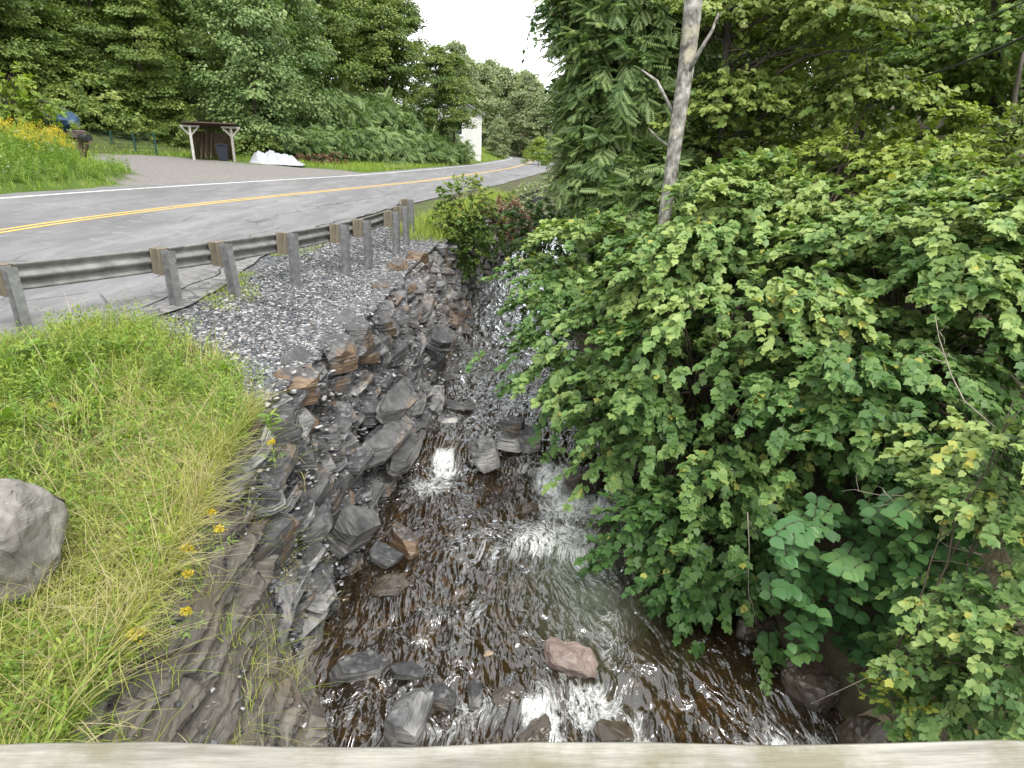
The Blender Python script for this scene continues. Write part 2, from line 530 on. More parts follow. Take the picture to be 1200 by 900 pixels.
RFOOT = np.array([(-6, 4.2), (3, 3.7), (4.1, 3.3), (5.5, 2.75), (7, 2.3), (9, 1.9), (15, 1.5), (21, 1.3), (25, 1.9), (31, 2.9), (45, 6.0), (80, 12.5), (120, 16), (600, 16)])
lip = lambda y: np.interp(y, LIP[:, 0], LIP[:, 1])
foot = lambda y: np.interp(y, FOOT[:, 0], FOOT[:, 1])
rfoot = lambda y: np.interp(y, RFOOT[:, 0], RFOOT[:, 1])
lipz = lambda y: np.interp(y, [0, 2.3, 3.4, 4.6, 5.5, 9, 17, 25, 60], [-0.55, -0.52, -0.45, -0.3, -0.22, -0.2, -0.2, -0.2, -0.4])
zroad = lambda x, y: RB * np.clip(x, -30, 30) + RC * np.asarray(y)
WZ = lambda y: -2.74 + 0.14 * smooth(3.9, 5.0, y) + 0.24 * smooth(8.3, 9.5, y) + 0.012 * np.clip(np.asarray(y) - 9.5, 0, 60)
FAR_E = 4.35

def left_z(x, y):
    x, y = np.asarray(x, float), np.asarray(y, float)
    s = (xc(y) - x) * cosh_(y)
    z = zroad(x, y)
    zr = z - 0.03
    # stream side: from pavement edge down to the lip
    xe = xc(y) + near_w(y) / cosh_(y)
    t = np.clip((x - xe) / np.maximum(lip(y) - xe, 0.05), 0, 1)
    zz = (1 - smooth(0, 1, t)) * zr + smooth(0, 1, t) * lipz(y)
    near = x > xe
    # hill side
    flat_w = np.interp(y, [0, 18, 26, 42, 52, 60, 72, 95, 130, 300], [9, 9, 17, 17, 10, 8, 5.2, 5.0, 4.7, 5])
    slope = np.interp(y, [0, 40, 60, 72, 95, 130, 300], [0.35, 0.42, 0.36, 0.30, 0.28, 0.35, 0.4])
    cap = np.interp(y, [0, 40, 58, 70, 95, 120, 300], [15, 15, 9, 3.1, 2.6, 7, 30])
    a = np.clip(s - flat_w, 0, 400)
    hill = cap * (1 - np.exp(-a * slope / cap)) + np.clip(a - 28, 0, 300) * 0.25
    bump = 0.75 * np.exp(-(((x + 17.0) / 3.2) ** 2 + ((y - 20.5) / 4.5) ** 2)) * smooth(4.4, 6.0, s)
    zl = zr + np.where(s > FAR_E, 0.05 * smooth(FAR_E, 5.5, s) + hill + bump, 0)
    nz = fbm(np.stack([x * 0.5, y * 0.5, x * 0], -1), 3)
    zl = zl + np.where(s > 5.2, 0.12 * nz * np.minimum(1, (s - 5.2)), 0)
    return np.where(near, zz, zl), s

def gravel_side(x, y):                   # > 0 on the gravel, < 0 on the grassy bank
    w_ = 0.45 * fbm(np.stack([x * 1.3, y * 1.3, x * 0], -1), 3)
    return y + w_ - np.interp(x, [-9, -5.2, -4.2, -3.4, -2.8, -2.4], [8.6, 7.6, 6.9, 6.6, 5.9, 5.4])

# ------------------------------------------------------------------ terrain sheet
ys = np.concatenate([np.arange(-6, 1.5, 0.4), np.arange(1.5, 8, 0.1), np.arange(8, 26, 0.25), np.arange(26, 62, 1.0), np.arange(62, 160, 2.5), np.arange(160, 900, 45)])
uL = np.concatenate([[-500, -300, -200, -140, -100, -80], np.arange(-66, -24, 2.0), np.arange(-24, -9, 0.5), np.linspace(-9, 0, 52)])     # offsets from the lip
nF, nB, nR = 22, 34, 46
rows, A = [], dict(grass=[], gravel=[], drive=[], bed=[], rock=[])
drv = [UR(*q)[:2] for q in [(120, 222), (158, 210), (130, 196), (105, 186), (118, 181), (215, 186), (300, 194), (372, 197.5), (430, 203)]]
def in_poly(x, y, poly):
    c = np.zeros(x.shape, bool)
    n = len(poly)
    for i in range(n):
        (x1, y1), (x2, y2) = poly[i], poly[(i + 1) % n]
        cond = ((y1 > y) != (y2 > y)) & (x < (x2 - x1) * (y - y1) / (y2 - y1 + 1e-12) + x1)
        c ^= cond
    return c
for y in ys:
    xl = lip(y) + uL
    zl, s = left_z(xl, np.full_like(xl, y))
    tf = np.linspace(0, 1, nF + 2)[1:-1]
    xf = lip(y) + (foot(y) - lip(y)) * tf
    zf = lipz(y) + (-3.05 - lipz(y)) * tf
    d = 0.12 * fbm(np.stack([tf * 0, np.full(nF, y * 2.2), zf * 5], -1), 3)
    xf = xf + d - 0.12
    tb = np.linspace(0, 1, nB)
    xb = foot(y) + (rfoot(y) - foot(y)) * tb
    zb = WZ(y) - 0.22 - 0.22 * np.sin(np.pi * tb) + 0.09 * fbm(np.stack([xb * 3, np.full(nB, y * 3), xb * 0], -1), 3)
    tr = np.linspace(0, 1, nR + 1)[1:]
    xr = rfoot(y) + 500 * tr ** 4 + 6 * tr
    a = xr - rfoot(y)
    zr_ = WZ(y) - 0.1 + 3.0 * (1 - np.exp(-a * (0.2 + .3 * smooth(5.5, 9, y)))) + np.clip(a - 6, 0, 60) * 0.32 + 0.18 * fbm(np.stack([xr, np.full(nR, y), xr * 0], -1), 3) * np.minimum(1, a)
    X = np.concatenate([xl, xf, xb, xr])
    Z = np.concatenate([zl, zf, zb, zr_])
    rows.append(np.stack([X, np.full_like(X, y), Z], -1))
    nl = len(xl)
    yy = np.full_like(xl, y)
    isroad = (s > -near_w(y)) & (s < FAR_E)
    xe = xc(y) + near_w(y) / cosh_(y)
    gz = 0.5 * fbm(np.stack([xl * 1.3, yy * 1.3, xl * 0], -1), 3)
    grav = ((xl > xe - 0.8) & (xl < 1e9)) * smooth(-.35, .35, gravel_side(xl, yy)) * (1 - smooth(17.0, 18.5, y))
    dr = in_poly(xl, yy, drv) * 1.0
    gr = np.where(s > 4.2, 1.0, 0.0) * np.where((s > 16.5) & (y < 60), 0.55, 1.0)
    gr = np.where(xl > xe, smooth(0.0, 0.5, 0.3 + gz) * 0.6 * (1 - grav), gr)
    pad = lambda L, v0=0.0, f=0.0, b=0.0, r=0.0: np.concatenate([L, np.full(nF, f), np.full(nB, b), np.full(nR, r)])
    A['grass'].append(np.concatenate([gr, np.zeros(nF + nB), np.full(nR, 0.12)]))
    A['gravel'].append(pad(grav))
    A['drive'].append(pad(dr))
    A['bed'].append(pad(np.zeros(nl), b=1.0))
    A['rock'].append(pad(np.zeros(nl), f=1.0))
nc = len(rows[0])
V = np.concatenate(rows)
ii = np.arange(len(ys) - 1)[:, None] * nc + np.arange(nc - 1)[None]
quads = np.stack([ii, ii + 1, ii + nc + 1, ii + nc], -1).reshape(-1, 4)
ground = link('ground', mesh_np('ground', V, [quads], MT['ground'], smooth_sh=True, attr={k: np.concatenate(v) for k, v in A.items()}))
ground['kind'] = 'structure'
ground['label'] = 'soil, turf and stream bed of the valley'

def gz_left(x, y):
    return float(left_z(np.array([x]), np.array([y]))[0][0])
def gz_right(x, y):
    a = x - rfoot(y)
    return float(WZ(y) - 0.1 + 3.0 * (1 - math.exp(-max(a, 0) * (0.2 + .3 * float(smooth(5.5, 9, y))))) + max(a - 6, 0) * 0.32)

# ------------------------------------------------------------------ road with markings
def strip(y0, y1, step, offs, dz, jit=None):
    yv = np.arange(y0, y1, step) if np.isscalar(step) else step
    n = len(offs)
    P = []
    for y in yv:
        c = cosh_(y)
        for o in offs:
            ov = o(y) if callable(o) else o
            x = xc(y) - ov / c
            P.append((x, y, zroad(x, y) + dz))
    P = np.array(P)
    i2 = np.arange(len(yv) - 1)[:, None] * n + np.arange(n - 1)[None]
    return P, np.stack([i2, i2 + 1, i2 + n + 1, i2 + n], -1).reshape(-1, 4)[:, ::-1], yv
ry = np.concatenate([np.arange(-40, 4, 4), np.arange(4, 26, 0.3), np.arange(26, 90, 1.2), np.arange(90, 172, 3)])
ragged = lambda y: -near_w(y) + 0.16 * float(fbm(np.array([y * 1.7, 3.1, 0.5]), 3)) - 0.12 * math.exp(-((y - 8.0) / 1.5) ** 2)
offs = [lambda y: FAR_E + 0.12 * float(fbm(np.array([y, 9.0, 0.5]), 2)), 4.0, 3.0, 2.0, 1.0, 0.0, -1.0, -1.7, lambda y: -near_w(y) * .55, lambda y: -near_w(y) * .68, lambda y: -near_w(y) * .8, lambda y: -near_w(y) * .9, ragged]
P_, Q_, yv = strip(0, 0, ry, offs, 0.0)
edge = np.tile([0.25, 0.3, 0.3, 0.2, 0.2, 0.25, 0.5, 0.9, 1, 1, 1, 1, 1], len(yv))
craz = np.tile([0] * 10 + [0.0, 0.55, 1.0], len(yv)) * np.repeat(1 - smooth(10.5, 13, yv), len(offs))
road = link('road', mesh_np('road', P_, [Q_], MT['asphalt'], attr=dict(edge=edge, crazed=craz)))
road['kind'] = 'structure'
road['label'] = 'cracked grey asphalt country road curving past the stream'
my = np.concatenate([np.arange(-40, 4, 4), np.arange(4, 60, 0.6), np.arange(60, 172, 2)])
for nm, a, b, m in (('yellow_line', 0.16, 0.06, 'yellow_paint'), ('yellow_line', -0.06, -0.16, 'yellow_paint'), ('white_line', 3.72, 3.58, 'white_paint')):
    P2, Q2, _y = strip(0, 0, my, [a, b], 0.005)
    link(nm, mesh_np(nm, P2, [Q2], MT[m]), road)
# long open cracks in the stream-side lane (dark seams lying in the surface)
for (ya, yb, o0, amp, w) in ((7.0, 21.0, -5.05, 0.22, 0.05), (9.5, 16.0, -4.3, 0.3, 0.028), (15.5, 28, -3.3, 0.25, 0.028)):
    yv2 = np.arange(ya, yb, 0.12)
    L, R_ = [], []
    for k, y in enumerate(yv2):
        o = o0 + (near_w(8) - near_w(y)) * 0.75 + amp * float(fbm(np.array([y * 1.4, o0, 0.2]), 4))
        ww = w * (0.25 + abs(float(fbm(np.array([y * 3.0, o0 + 5, 0.2]), 2))) * 2.2) * math.sin(math.pi * (k + .5) / len(yv2)) ** .4
        for oo, T in ((o + ww / 2, L), (o - ww / 2, R_)):
            x = xc(y) - oo / cosh_(y)
            T.append((x, y, zroad(x, y) + 0.004))
    n = len(L)
    q = [[i, i + 1, n + i + 1, n + i][::-1] for i in range(n - 1)]
    link('crack', mesh_np('crack', np.array(L + R_), [np.array(q)], MT['crack']), road)

# ------------------------------------------------------------------ stream
def stream():
    yv = np.concatenate([np.arange(0.5, 12, 0.035), np.arange(12, 30, 0.12), np.arange(30, 60, 0.6)])
    n = 150
    t = np.linspace(0, 1, n)
    Yg, T = np.meshgrid(yv, t, indexing='ij')
    x0, x1 = foot(Yg) - 0.55, rfoot(Yg) + 0.5
    X = x0 + (x1 - x0) * T
    mid = (X - (foot(Yg) + rfoot(Yg)) / 2) / ((rfoot(Yg) - foot(Yg)) / 2)
    warp = np.stack([X * 1.1 + 0.9 * fbm(np.stack([X, Yg * 0.7, X * 0], -1), 2), Yg * 0.75, X * 0], -1)
    swirl = fbm(warp * 1.6, 3)
    chop = fbm(np.stack([X * 4.2 + 1.2 * swirl, Yg * 3.0 + 1.4 * swirl, X * 0], -1), 3)
    fine = fbm(np.stack([X * 11 + 2 * swirl, Yg * 8, X * 0 + 3], -1), 2)
    # foam fields, placed where the water drops or meets a stone
    foam = np.zeros_like(X)
    wx = .32 * fbm(np.stack([X * 1.9, Yg * 1.9, X * 0 + 31], -1), 4)
    wy_ = .5 * fbm(np.stack([X * 1.9, Yg * 1.9, X * 0 + 41], -1), 4)
    turb = np.full_like(X, 0.45)
    def blob(px, py, zw, rx, ry, a, tb=0.5):
        c = U(px, py, zw)
        g = np.exp(-(((X + wx - c[0]) / rx) ** 2 + ((Yg + wy_ - c[1]) / ry) ** 2) ** 1.3)
        np.maximum(foam, min(a, .9) * g, out=foam)
        np.maximum(turb, 0.45 + tb * g, out=turb)
    for b in ((518, 540, -2.5, .3, .4, 1.05, .9), (500, 565, -2.58, .35, .35, .6, .6), (655, 560, -2.52, .36, .48, .95, .9), (665, 592, -2.58, .48, .5, .95, .9), (702, 592, -2.58, .48, .45, 1.1, .9), (735, 585, -2.55, .36, .36, .85, .8),
              (640, 630, -2.6, .65, .5, .6, .7), (700, 645, -2.6, .65, .55, .55, .7), (600, 650, -2.6, .35, .4, .45, .6), (725, 740, -2.62, .25, .6, .42, .5), (695, 815, -2.68, .28, .25, .62, .9), (735, 850, -2.72, .28, .3, .55, .9),
              (640, 850, -2.72, .3, .25, .8, .9), (560, 640, -2.6, .6, .6, .3, .6), (520, 720, -2.6, .7, .7, .2, .6), (430, 830, -2.7, .7, .4, .28, .9), (350, 840, -2.7, .5, .4, .24, .8), (560, 840, -2.7, .6, .3, .34, .9),
              (910, 850, -2.7, .4, .3, .5, .8), (860, 790, -2.66, .25, .5, .25, .5), (960, 850, -2.7, .3, .25, .4, .7), (620, 540, -2.45, .5, .3, .4, .7), (560, 410, -2.3, 1.2, 4, .16, .25)):
        blob(*b)
    pool = smooth(0.05, 0.75, mid + .5 * fbm(np.stack([X * 1.5, Yg * 1.5, X * 0 + 51], -1), 3)) * smooth(8.2, 6.5, Yg) * smooth(3.9, 4.8, Yg)          # dark pool under the bushes
    foam = foam * (1 - .6 * pool) + (0.1 + .14 * swirl) * (1 - pool) * np.where(Yg < 9, 1, .75)
    w2 = fbm(np.stack([X * .9, Yg * .9, X * 0 + 7], -1), 3)
    w3 = fbm(np.stack([X * .9, Yg * .9, X * 0 + 17], -1), 3)
    tk = np.clip(foam * 1.2, 0, 1)
    aer_c = U(690, 670, -2.6)
    aerated = np.clip(np.exp(-(((X + wx - aer_c[0]) / .75) ** 2 + ((Yg + wy_ - aer_c[1]) / 1.4) ** 2)) + .7 * np.clip(foam - .35, 0, 1), 0, 1)
    fu = X + .35 * w2 * (.4 + tk)
    fv = Yg * .45 + .4 * w3 * (.4 + tk)
    calm = 1 - 0.75 * pool
    amp = turb * calm
    Z = WZ(Yg) + amp * (0.055 * swirl + 0.085 * chop + 0.03 * fine)
    Z += 0.05 * foam * np.abs(fbm(np.stack([X * 7, Yg * 7, X * 0], -1), 3))
    V = np.stack([X, Yg, Z], -1).reshape(-1, 3)
    ny = len(yv)
    i3 = np.arange(ny - 1)[:, None] * n + np.arange(n - 1)[None]
    q = np.stack([i3, i3 + 1, i3 + n + 1, i3 + n], -1).reshape(-1, 4)
    M = Mat('stream_water', 0.06, 0.5)
    w = M.coord('World')
    cb = M.n.new('ShaderNodeCombineXYZ')
    M.l.new(M.attr('fu'), cb.inputs[0])
    M.l.new(M.attr('fv'), cb.inputs[1])
    flow = cb.outputs[0]
    f1 = M.noise(4.6, 4, 0.6, co=flow, dist=0.7)
    f2 = M.noise(15, 4, 0.62, co=flow, dist=0.5)
    f3 = M.noise(26, 4, 0.7, co=w)
    r1 = M.noise(4.3, 2, 0.4, co=flow, dist=1.0)             # smooth ripples for the reflections
    r2 = M.noise(13, 2, 0.4, co=flow, dist=0.8)
    rid = lambda f, k: M.math('SUBTRACT', 1.0, M.math('MULTIPLY', M.math('ABSOLUTE', M.math('SUBTRACT', f, 0.5)), k), True)
    fo = M.attr('foam')
    lace = M.math('MAXIMUM', rid(f1, 15.0), M.math('MULTIPLY', rid(f2, 11.0), 0.8))
    # lace where there is little foam, solid and bubbly where there is much
    core = M.math('ADD', M.math('MULTIPLY', fo, 1.0), M.math('MULTIPLY', M.math('SUBTRACT', f2, 0.5), 2.0))
    core = M.math('MULTIPLY', M.math('SUBTRACT', core, 0.55), 1.7, True)
    thin = M.math('MULTIPLY', M.math('SUBTRACT', M.math('ADD', lace, M.math('MULTIPLY', fo, 1.15)), 1.06), 1.0, True)
    msk = M.math('MULTIPLY', M.math('MAXIMUM', core, thin), M.ramp(f3, [(0.35, 0.4), (0.58, 0.95)]))
    # water body: fresnel gloss over tinted see-through
    tr = M.n.new('ShaderNodeBsdfTransparent')
    tr.inputs['Color'].default_value = (0.62, 0.47, 0.26, 1)
    gl = M.n.new('ShaderNodeBsdfGlossy')
    gl.inputs['Roughness'].default_value = 0.035
    gl.inputs['Color'].default_value = (0.95, 0.97, 1, 1)
    body = M.n.new('ShaderNodeBsdfDiffuse')
    aer = M.attr('aerated')
    M.l.new(M.mix(aer, (0.045, 0.031, 0.014), (0.11, 0.125, 0.09)), body.inputs['Color'])
    bm = M.n.new('ShaderNodeBump')
    bm.inputs['Strength'].default_value = 1.0
    bm.inputs['Distance'].default_value = 0.17
    M.l.new(M.math('ADD', M.math('ADD', r1, M.math('MULTIPLY', r2, 0.24)), M.math('MULTIPLY', f3, 0.012)), bm.inputs['Height'])
    fr = M.n.new('ShaderNodeFresnel')
    fr.inputs['IOR'].default_value = 1.5
    M.l.new(bm.outputs[0], fr.inputs['Normal'])
    M.l.new(bm.outputs[0], gl.inputs['Normal'])
    m0 = M.n.new('ShaderNodeMixShader')
    M.l.new(M.math('ADD', M.math('MULTIPLY', aer, 0.5), 0.25), m0.inputs[0])
    M.l.new(tr.outputs[0], m0.inputs[1])
    M.l.new(body.outputs[0], m0.inputs[2])
    m1 = M.n.new('ShaderNodeMixShader')
    M.l.new(M.math('ADD', M.math('MULTIPLY', fr.outputs[0], 2.1), 0.0, True), m1.inputs[0])
    M.l.new(m0.outputs[0], m1.inputs[1])
    M.l.new(gl.outputs[0], m1.inputs[2])
    fd = M.n.new('ShaderNodeBsdfDiffuse')
    fd.inputs['Color'].default_value = (0.78, 0.8, 0.78, 1)
    m2 = M.n.new('ShaderNodeMixShader')
    M.l.new(msk, m2.inputs[0])
    M.l.new(m1.outputs[0], m2.inputs[1])
    M.l.new(fd.outputs[0], m2.inputs[2])
    M.l.new(m2.outputs[0], M.out.inputs['Surface'])
    o = link('water', mesh_np('water', V, [q], M.m, smooth_sh=True, attr=dict(foam=foam.ravel(), aerated=aerated.ravel(), fu=fu.ravel(), fv=fv.ravel())))
    o['kind'] = 'structure'
    o['label'] = 'brown rushing stream water with white foam below the stones'
stream()

# ------------------------------------------------------------------ stones
def slate_mesh(name, L, W, H, mat, seed, layers=4, n=8, cuts=2):
    r = random.Random(seed)
    bm = bmesh.new()
    out = []
    for k in range(n):
        a = 2 * math.pi * (k + r.uniform(-.32, .32)) / n
        ca, sa = math.cos(a), math.sin(a)
        q = 1 / max(abs(ca), abs(sa)) ** 0.72 * r.uniform(.82, 1.05)
        out.append((ca * q * L / 2, sa * q * W / 2))
    hs_ = sorted([r.uniform(0.1, 0.9) for _ in range(layers - 1)])
    hs_ = [0] + hs_ + [1]
    rings = []
    for i in range(layers):
        sc = r.uniform(.88, 1.03)
        dx, dy = r.uniform(-.05, .05) * L, r.uniform(-.05, .05) * W
        jit = [(r.uniform(.95, 1.04), r.uniform(.95, 1.04)) for _ in range(n)]
        for h in (hs_[i], hs_[i + 1]):
            sl = 1 if h == hs_[i] else 0.985
            rings.append([bm.verts.new((x * sc * jx * sl + dx, y * sc * jy * sl + dy, (h - .5) * H + r.uniform(-.02, .02) * H)) for (x, y), (jx, jy) in zip(out, jit)])
    for a, b in zip(rings[:-1], rings[1:]):
        for k in range(n):
            bm.faces.new((a[k], a[(k + 1) % n], b[(k + 1) % n], b[k]))
    bm.faces.new(rings[0][::-1])
    bm.faces.new(rings[-1])
    for _ in range(cuts):
        a = r.uniform(0, 2 * math.pi)
        no = Vector((math.cos(a), math.sin(a), r.uniform(.3, 1.3))).normalized()
        co = Vector((math.cos(a) * L * .36, math.sin(a) * W * .36, H * .28))
        res = bmesh.ops.bisect_plane(bm, geom=bm.verts[:] + bm.edges[:] + bm.faces[:], plane_co=co, plane_no=no, clear_outer=True)
        ed = [g for g in res['geom_cut'] if isinstance(g, bmesh.types.BMEdge)]
        bmesh.ops.holes_fill(bm, edges=ed, sides=0)
    bmesh.ops.recalc_face_normals(bm, faces=bm.faces[:])
    me = bpy.data.meshes.new(name)
    bm.to_mesh(me)
    bm.free()
    me.materials.append(mat)
    return me

def boulder_mesh(name, dims, mat, seed, npts=16, sub=2, rough=0.05):
    r = random.Random(seed)
    bm = bmesh.new()
    for _ in range(npts):
        v = Vector((r.gauss(0, 1), r.gauss(0, 1), r.gauss(0, 1))).normalized()
        v = Vector([math.copysign(abs(c) ** 0.7, c) for c in v]) * r.uniform(.85, 1.05)
        bm.verts.new((v.x * dims[0] / 2, v.y * dims[1] / 2, v.z * dims[2] / 2))
    res = bmesh.ops.convex_hull(bm, input=bm.verts[:])
    loose = [v for v in bm.verts if not v.link_faces]
    bmesh.ops.delete(bm, geom=loose, context='VERTS')
    bmesh.ops.bevel(bm, geom=bm.edges[:], offset=min(dims) * 0.05, segments=1, affect='EDGES')
    bmesh.ops.triangulate(bm, faces=bm.faces[:])
    bmesh.ops.subdivide_edges(bm, edges=bm.edges[:], cuts=sub, use_grid_fill=True)
    P = np.array([v.co[:] for v in bm.verts])
    d = (fbm(P / max(dims) * 5 + seed, 3) * .7 + .5 * fbm(P / max(dims) * 13 + seed, 2)) * rough * max(dims)
    nr = norm(P)
    for v, a, q in zip(bm.verts, d, nr):
        v.co += Vector(q) * float(a)
    bmesh.ops.recalc_face_normals(bm, faces=bm.faces[:])
    me = bpy.data.meshes.new(name)
    bm.to_mesh(me)
    bm.free()
    me.materials.append(mat)
    return me

# -- the stone wall along the stream
wall = thing('stone_wall', 'jumbled dry stone retaining wall of grey and rusty slate slabs along the stream', 'stone wall', (float(foot(10)), 10, -2.6))
wl_inv = Vector(wall.location)
vars_ = []
for k in range(34):
    L, W, H = random.uniform(.4, 1.05), random.uniform(.5, .8), random.choice([random.uniform(.07, .14), random.uniform(.1, .18), random.uniform(.18, .32)])
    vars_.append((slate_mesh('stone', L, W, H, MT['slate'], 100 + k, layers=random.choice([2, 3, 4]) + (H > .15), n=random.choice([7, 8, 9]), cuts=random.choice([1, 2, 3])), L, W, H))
wy = 4.9
cnt = 0
zlev = 0
stones = []
z = -2.72
while z < -0.2:
    y = 4.55 + random.uniform(0, .5)
    dz = random.uniform(.125, .175)
    while y < 17.6:
        me, L, W, H = random.choice(vars_)
        sc = random.uniform(.7, 1.1) * (0.85 if y > 13 else 1.0)
        t = (z - float(lipz(y))) / (-2.9 - float(lipz(y)))
        x = float(lip(y)) + (float(foot(y)) - float(lip(y))) * max(0, t) + .12 - W * sc * .42 + random.gauss(0, .085)
        stones.append((me, x, y, z + random.uniform(-.05, .05), sc))
        y += L * sc * random.uniform(.62, .9)
    z += dz
random.shuffle(stones)
stones.sort(key=lambda s: s[2])
def place_stone(me, x, y, z, sc, rot=None, mat=None):
    o = link('stone', me, wall)
    o.location = Vector((x, y, z)) - wl_inv
    if rot is None:                      # beds lean out towards the water, long side along the wall
        rot = (math.radians(random.gauss(10, 14)), math.radians(random.gauss(22, 15)), math.radians(90 + random.gauss(0, 22)))
        Rm = Matrix.Rotation(math.radians(random.gauss(9, 10)), 3, 'Y') @ Matrix.Rotation(math.radians(random.gauss(15, 8)), 3, 'X') @ Matrix.Rotation(math.radians(90 + random.gauss(-6, 14)), 3, 'Z')
        if random.random() < .5:
            Rm = Rm @ Matrix.Rotation(math.pi, 3, 'Z')
        rot = Rm.to_euler()
    o.rotation_euler = rot
    o.scale = (sc, sc, sc * random.uniform(.85, 1.2))
    return o
shown = [s for s in stones][:292]
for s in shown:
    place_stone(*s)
rest = stones[292:]
if rest:
    vs, fs, k0 = [], [], 0
    for me, x, y, z, sc in rest:
        Rm = Matrix.Translation((x, y, z)) @ Matrix.Rotation(math.radians(random.gauss(9, 10)), 4, 'Y') @ Matrix.Rotation(math.radians(random.gauss(15, 8)), 4, 'X') @ Matrix.Rotation(math.radians(90 + random.gauss(-6, 14)), 4, 'Z') @ Matrix.Scale(sc, 4)
        for v in me.vertices:
            vs.append((Rm @ v.co)[:])
        for p in me.polygons:
            fs.append([k0 + i for i in p.vertices])
        k0 += len(me.vertices)
    me = bpy.data.meshes.new('far_stones')
    me.from_pydata(vs, [], fs)
    me.materials.append(MT['slate'])
    link('far_stones', me, wall, loc=-wl_inv, kind='stuff')
# -- standout blocks read from the photograph: pixel, height, size, turn, look
BIG = [  # px, py, z, L, W, H, yaw, tiltY(out), tiltX, material
    (310, 628, -1.5, .95, .5, .16, 80, 42, 12, 'slate_rust'),
    (300, 695, -1.95, .5, .5, .34, 60, 22, 0, 'slate_grey'),
    (352, 715, -2.3, 1.0, .6, .2, 72, 36, 12, 'slate_grey'),
    (375, 690, -2.15, .6, .5, .16, 80, 30, -10, 'slate_grey'),
    (412, 620, -2.0, .6, .55, .5, 60, 35, 10, 'slate_grey'),
    (352, 452, -0.32, .55, .5, .36, 35, 8, 5, 'slate_rust'),
    (400, 414, -0.3, .6, .5, .3, 60, 10, 8, 'slate_rust'),
    (425, 395, -0.3, .5, .45, .36, 70, 6, 8, 'slate_rust'),
    (430, 412, -0.6, .75, .5, .18, 70, 24, 0, 'slate_rust'),
    (468, 318, -0.25, .7, .55, .4, 70, 5, 5, 'slate_rust'),
    (492, 306, -0.25, .75, .55, .42, 80, 5, 0, 'slate_rust'),
    (450, 344, -0.3, .55, .4, .34, 60, 10, 5, 'slate_rust'),
    (455, 515, -1.55, 1.15, .45, .2, 78, 30, 16, 'slate'),
    (478, 530, -1.9, 1.0, .42, .22, 82, 24, 14, 'slate_grey'),
    (470, 470, -1.2, 1.2, .42, .13, 80, 34, 18, 'slate'),
    (350, 500, -0.8, .8, .4, .2, 75, 40, 5, 'slate_rust'),
    (520, 395, -1.2, .9, .6, .18, 85, 30, 12, 'slate'),
]
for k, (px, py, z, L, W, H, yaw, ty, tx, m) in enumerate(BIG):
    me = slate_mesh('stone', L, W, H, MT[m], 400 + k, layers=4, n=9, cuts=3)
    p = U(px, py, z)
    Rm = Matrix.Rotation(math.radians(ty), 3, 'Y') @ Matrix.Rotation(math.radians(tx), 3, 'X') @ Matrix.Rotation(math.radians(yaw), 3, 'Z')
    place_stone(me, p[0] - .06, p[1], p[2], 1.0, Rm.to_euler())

# -- shale bedrock outcrop below the grassy bank
def outcrop():
    yv = np.linspace(0.8, 5.4, 210)
    n = 200
    t = np.linspace(-0.28, 1.0, n)
    Yg, T = np.meshgrid(yv, t, indexing='ij')
    tt = np.clip(T, 0, 1)
    Z = lipz(Yg) + (-3.0 - lipz(Yg)) * tt - 0.02 + np.minimum(T, 0) * -0.25
    X = lip(Yg) + (foot(Yg) + .12 - lip(Yg)) * tt ** 0.85 + np.minimum(T, 0) * 2.6
    zz = Z + 0.12 * Yg + 0.035 * fbm(np.stack([X * 0, Yg * 1.3, Z], -1), 2)
    bed = fbm(np.stack([Yg * .3, zz * 0 + 2, zz * 11], -1), 4, 0.6)
    off = np.zeros_like(X)
    for fq_, am, yl in ((4.5, .2, .6), (11.0, .12, 1.1), (25.0, .05, 2.4)):      # beds, thinner beds, laminae, each broken by joints
        st = np.floor(zz * fq_ + .9 * bed)
        yj = np.floor(Yg * yl + 3.1 * np.sin(st * 12.9) + .5 * fbm(np.stack([Yg * 2, Z * 2, st * .37], -1), 2))
        off += am * (_hash(st.astype(np.int64), yj.astype(np.int64), np.int64(fq_)) * .5 + .3 * bed)
    X = X + off * smooth(-.05, .12, T) + 0.08 * fbm(np.stack([Yg * 2.2, Z * 1.6, X * 0], -1), 3)
    Z = Z + 0.012 * fbm(np.stack([X * 6, Yg * 6, X * 0], -1), 2)
    V = np.stack([X, Yg, Z], -1).reshape(-1, 3)
    i3 = np.arange(len(yv) - 1)[:, None] * n + np.arange(n - 1)[None]
    q = np.stack([i3, i3 + n, i3 + n + 1, i3 + 1], -1).reshape(-1, 4)
    o = link('bedrock_outcrop', mesh_np('bedrock_outcrop', V, [q], MT['bedrock']))
    tag(o, 'thinly layered brown grey shale outcrop below the grassy bank', 'rock')
    def smp(n_, r):
        i = r.choice(len(V), n_)
        ok = (V[i, 2] > -2.5) & (fbm(V[i] * 2.5, 2) > -.05)
        return V[i][ok] + np.array([.01, 0, .02]), None
    link('loose_chips', chips('loose_chips', 1100, smp, .03, MT['chip'], 8), o, kind='stuff')

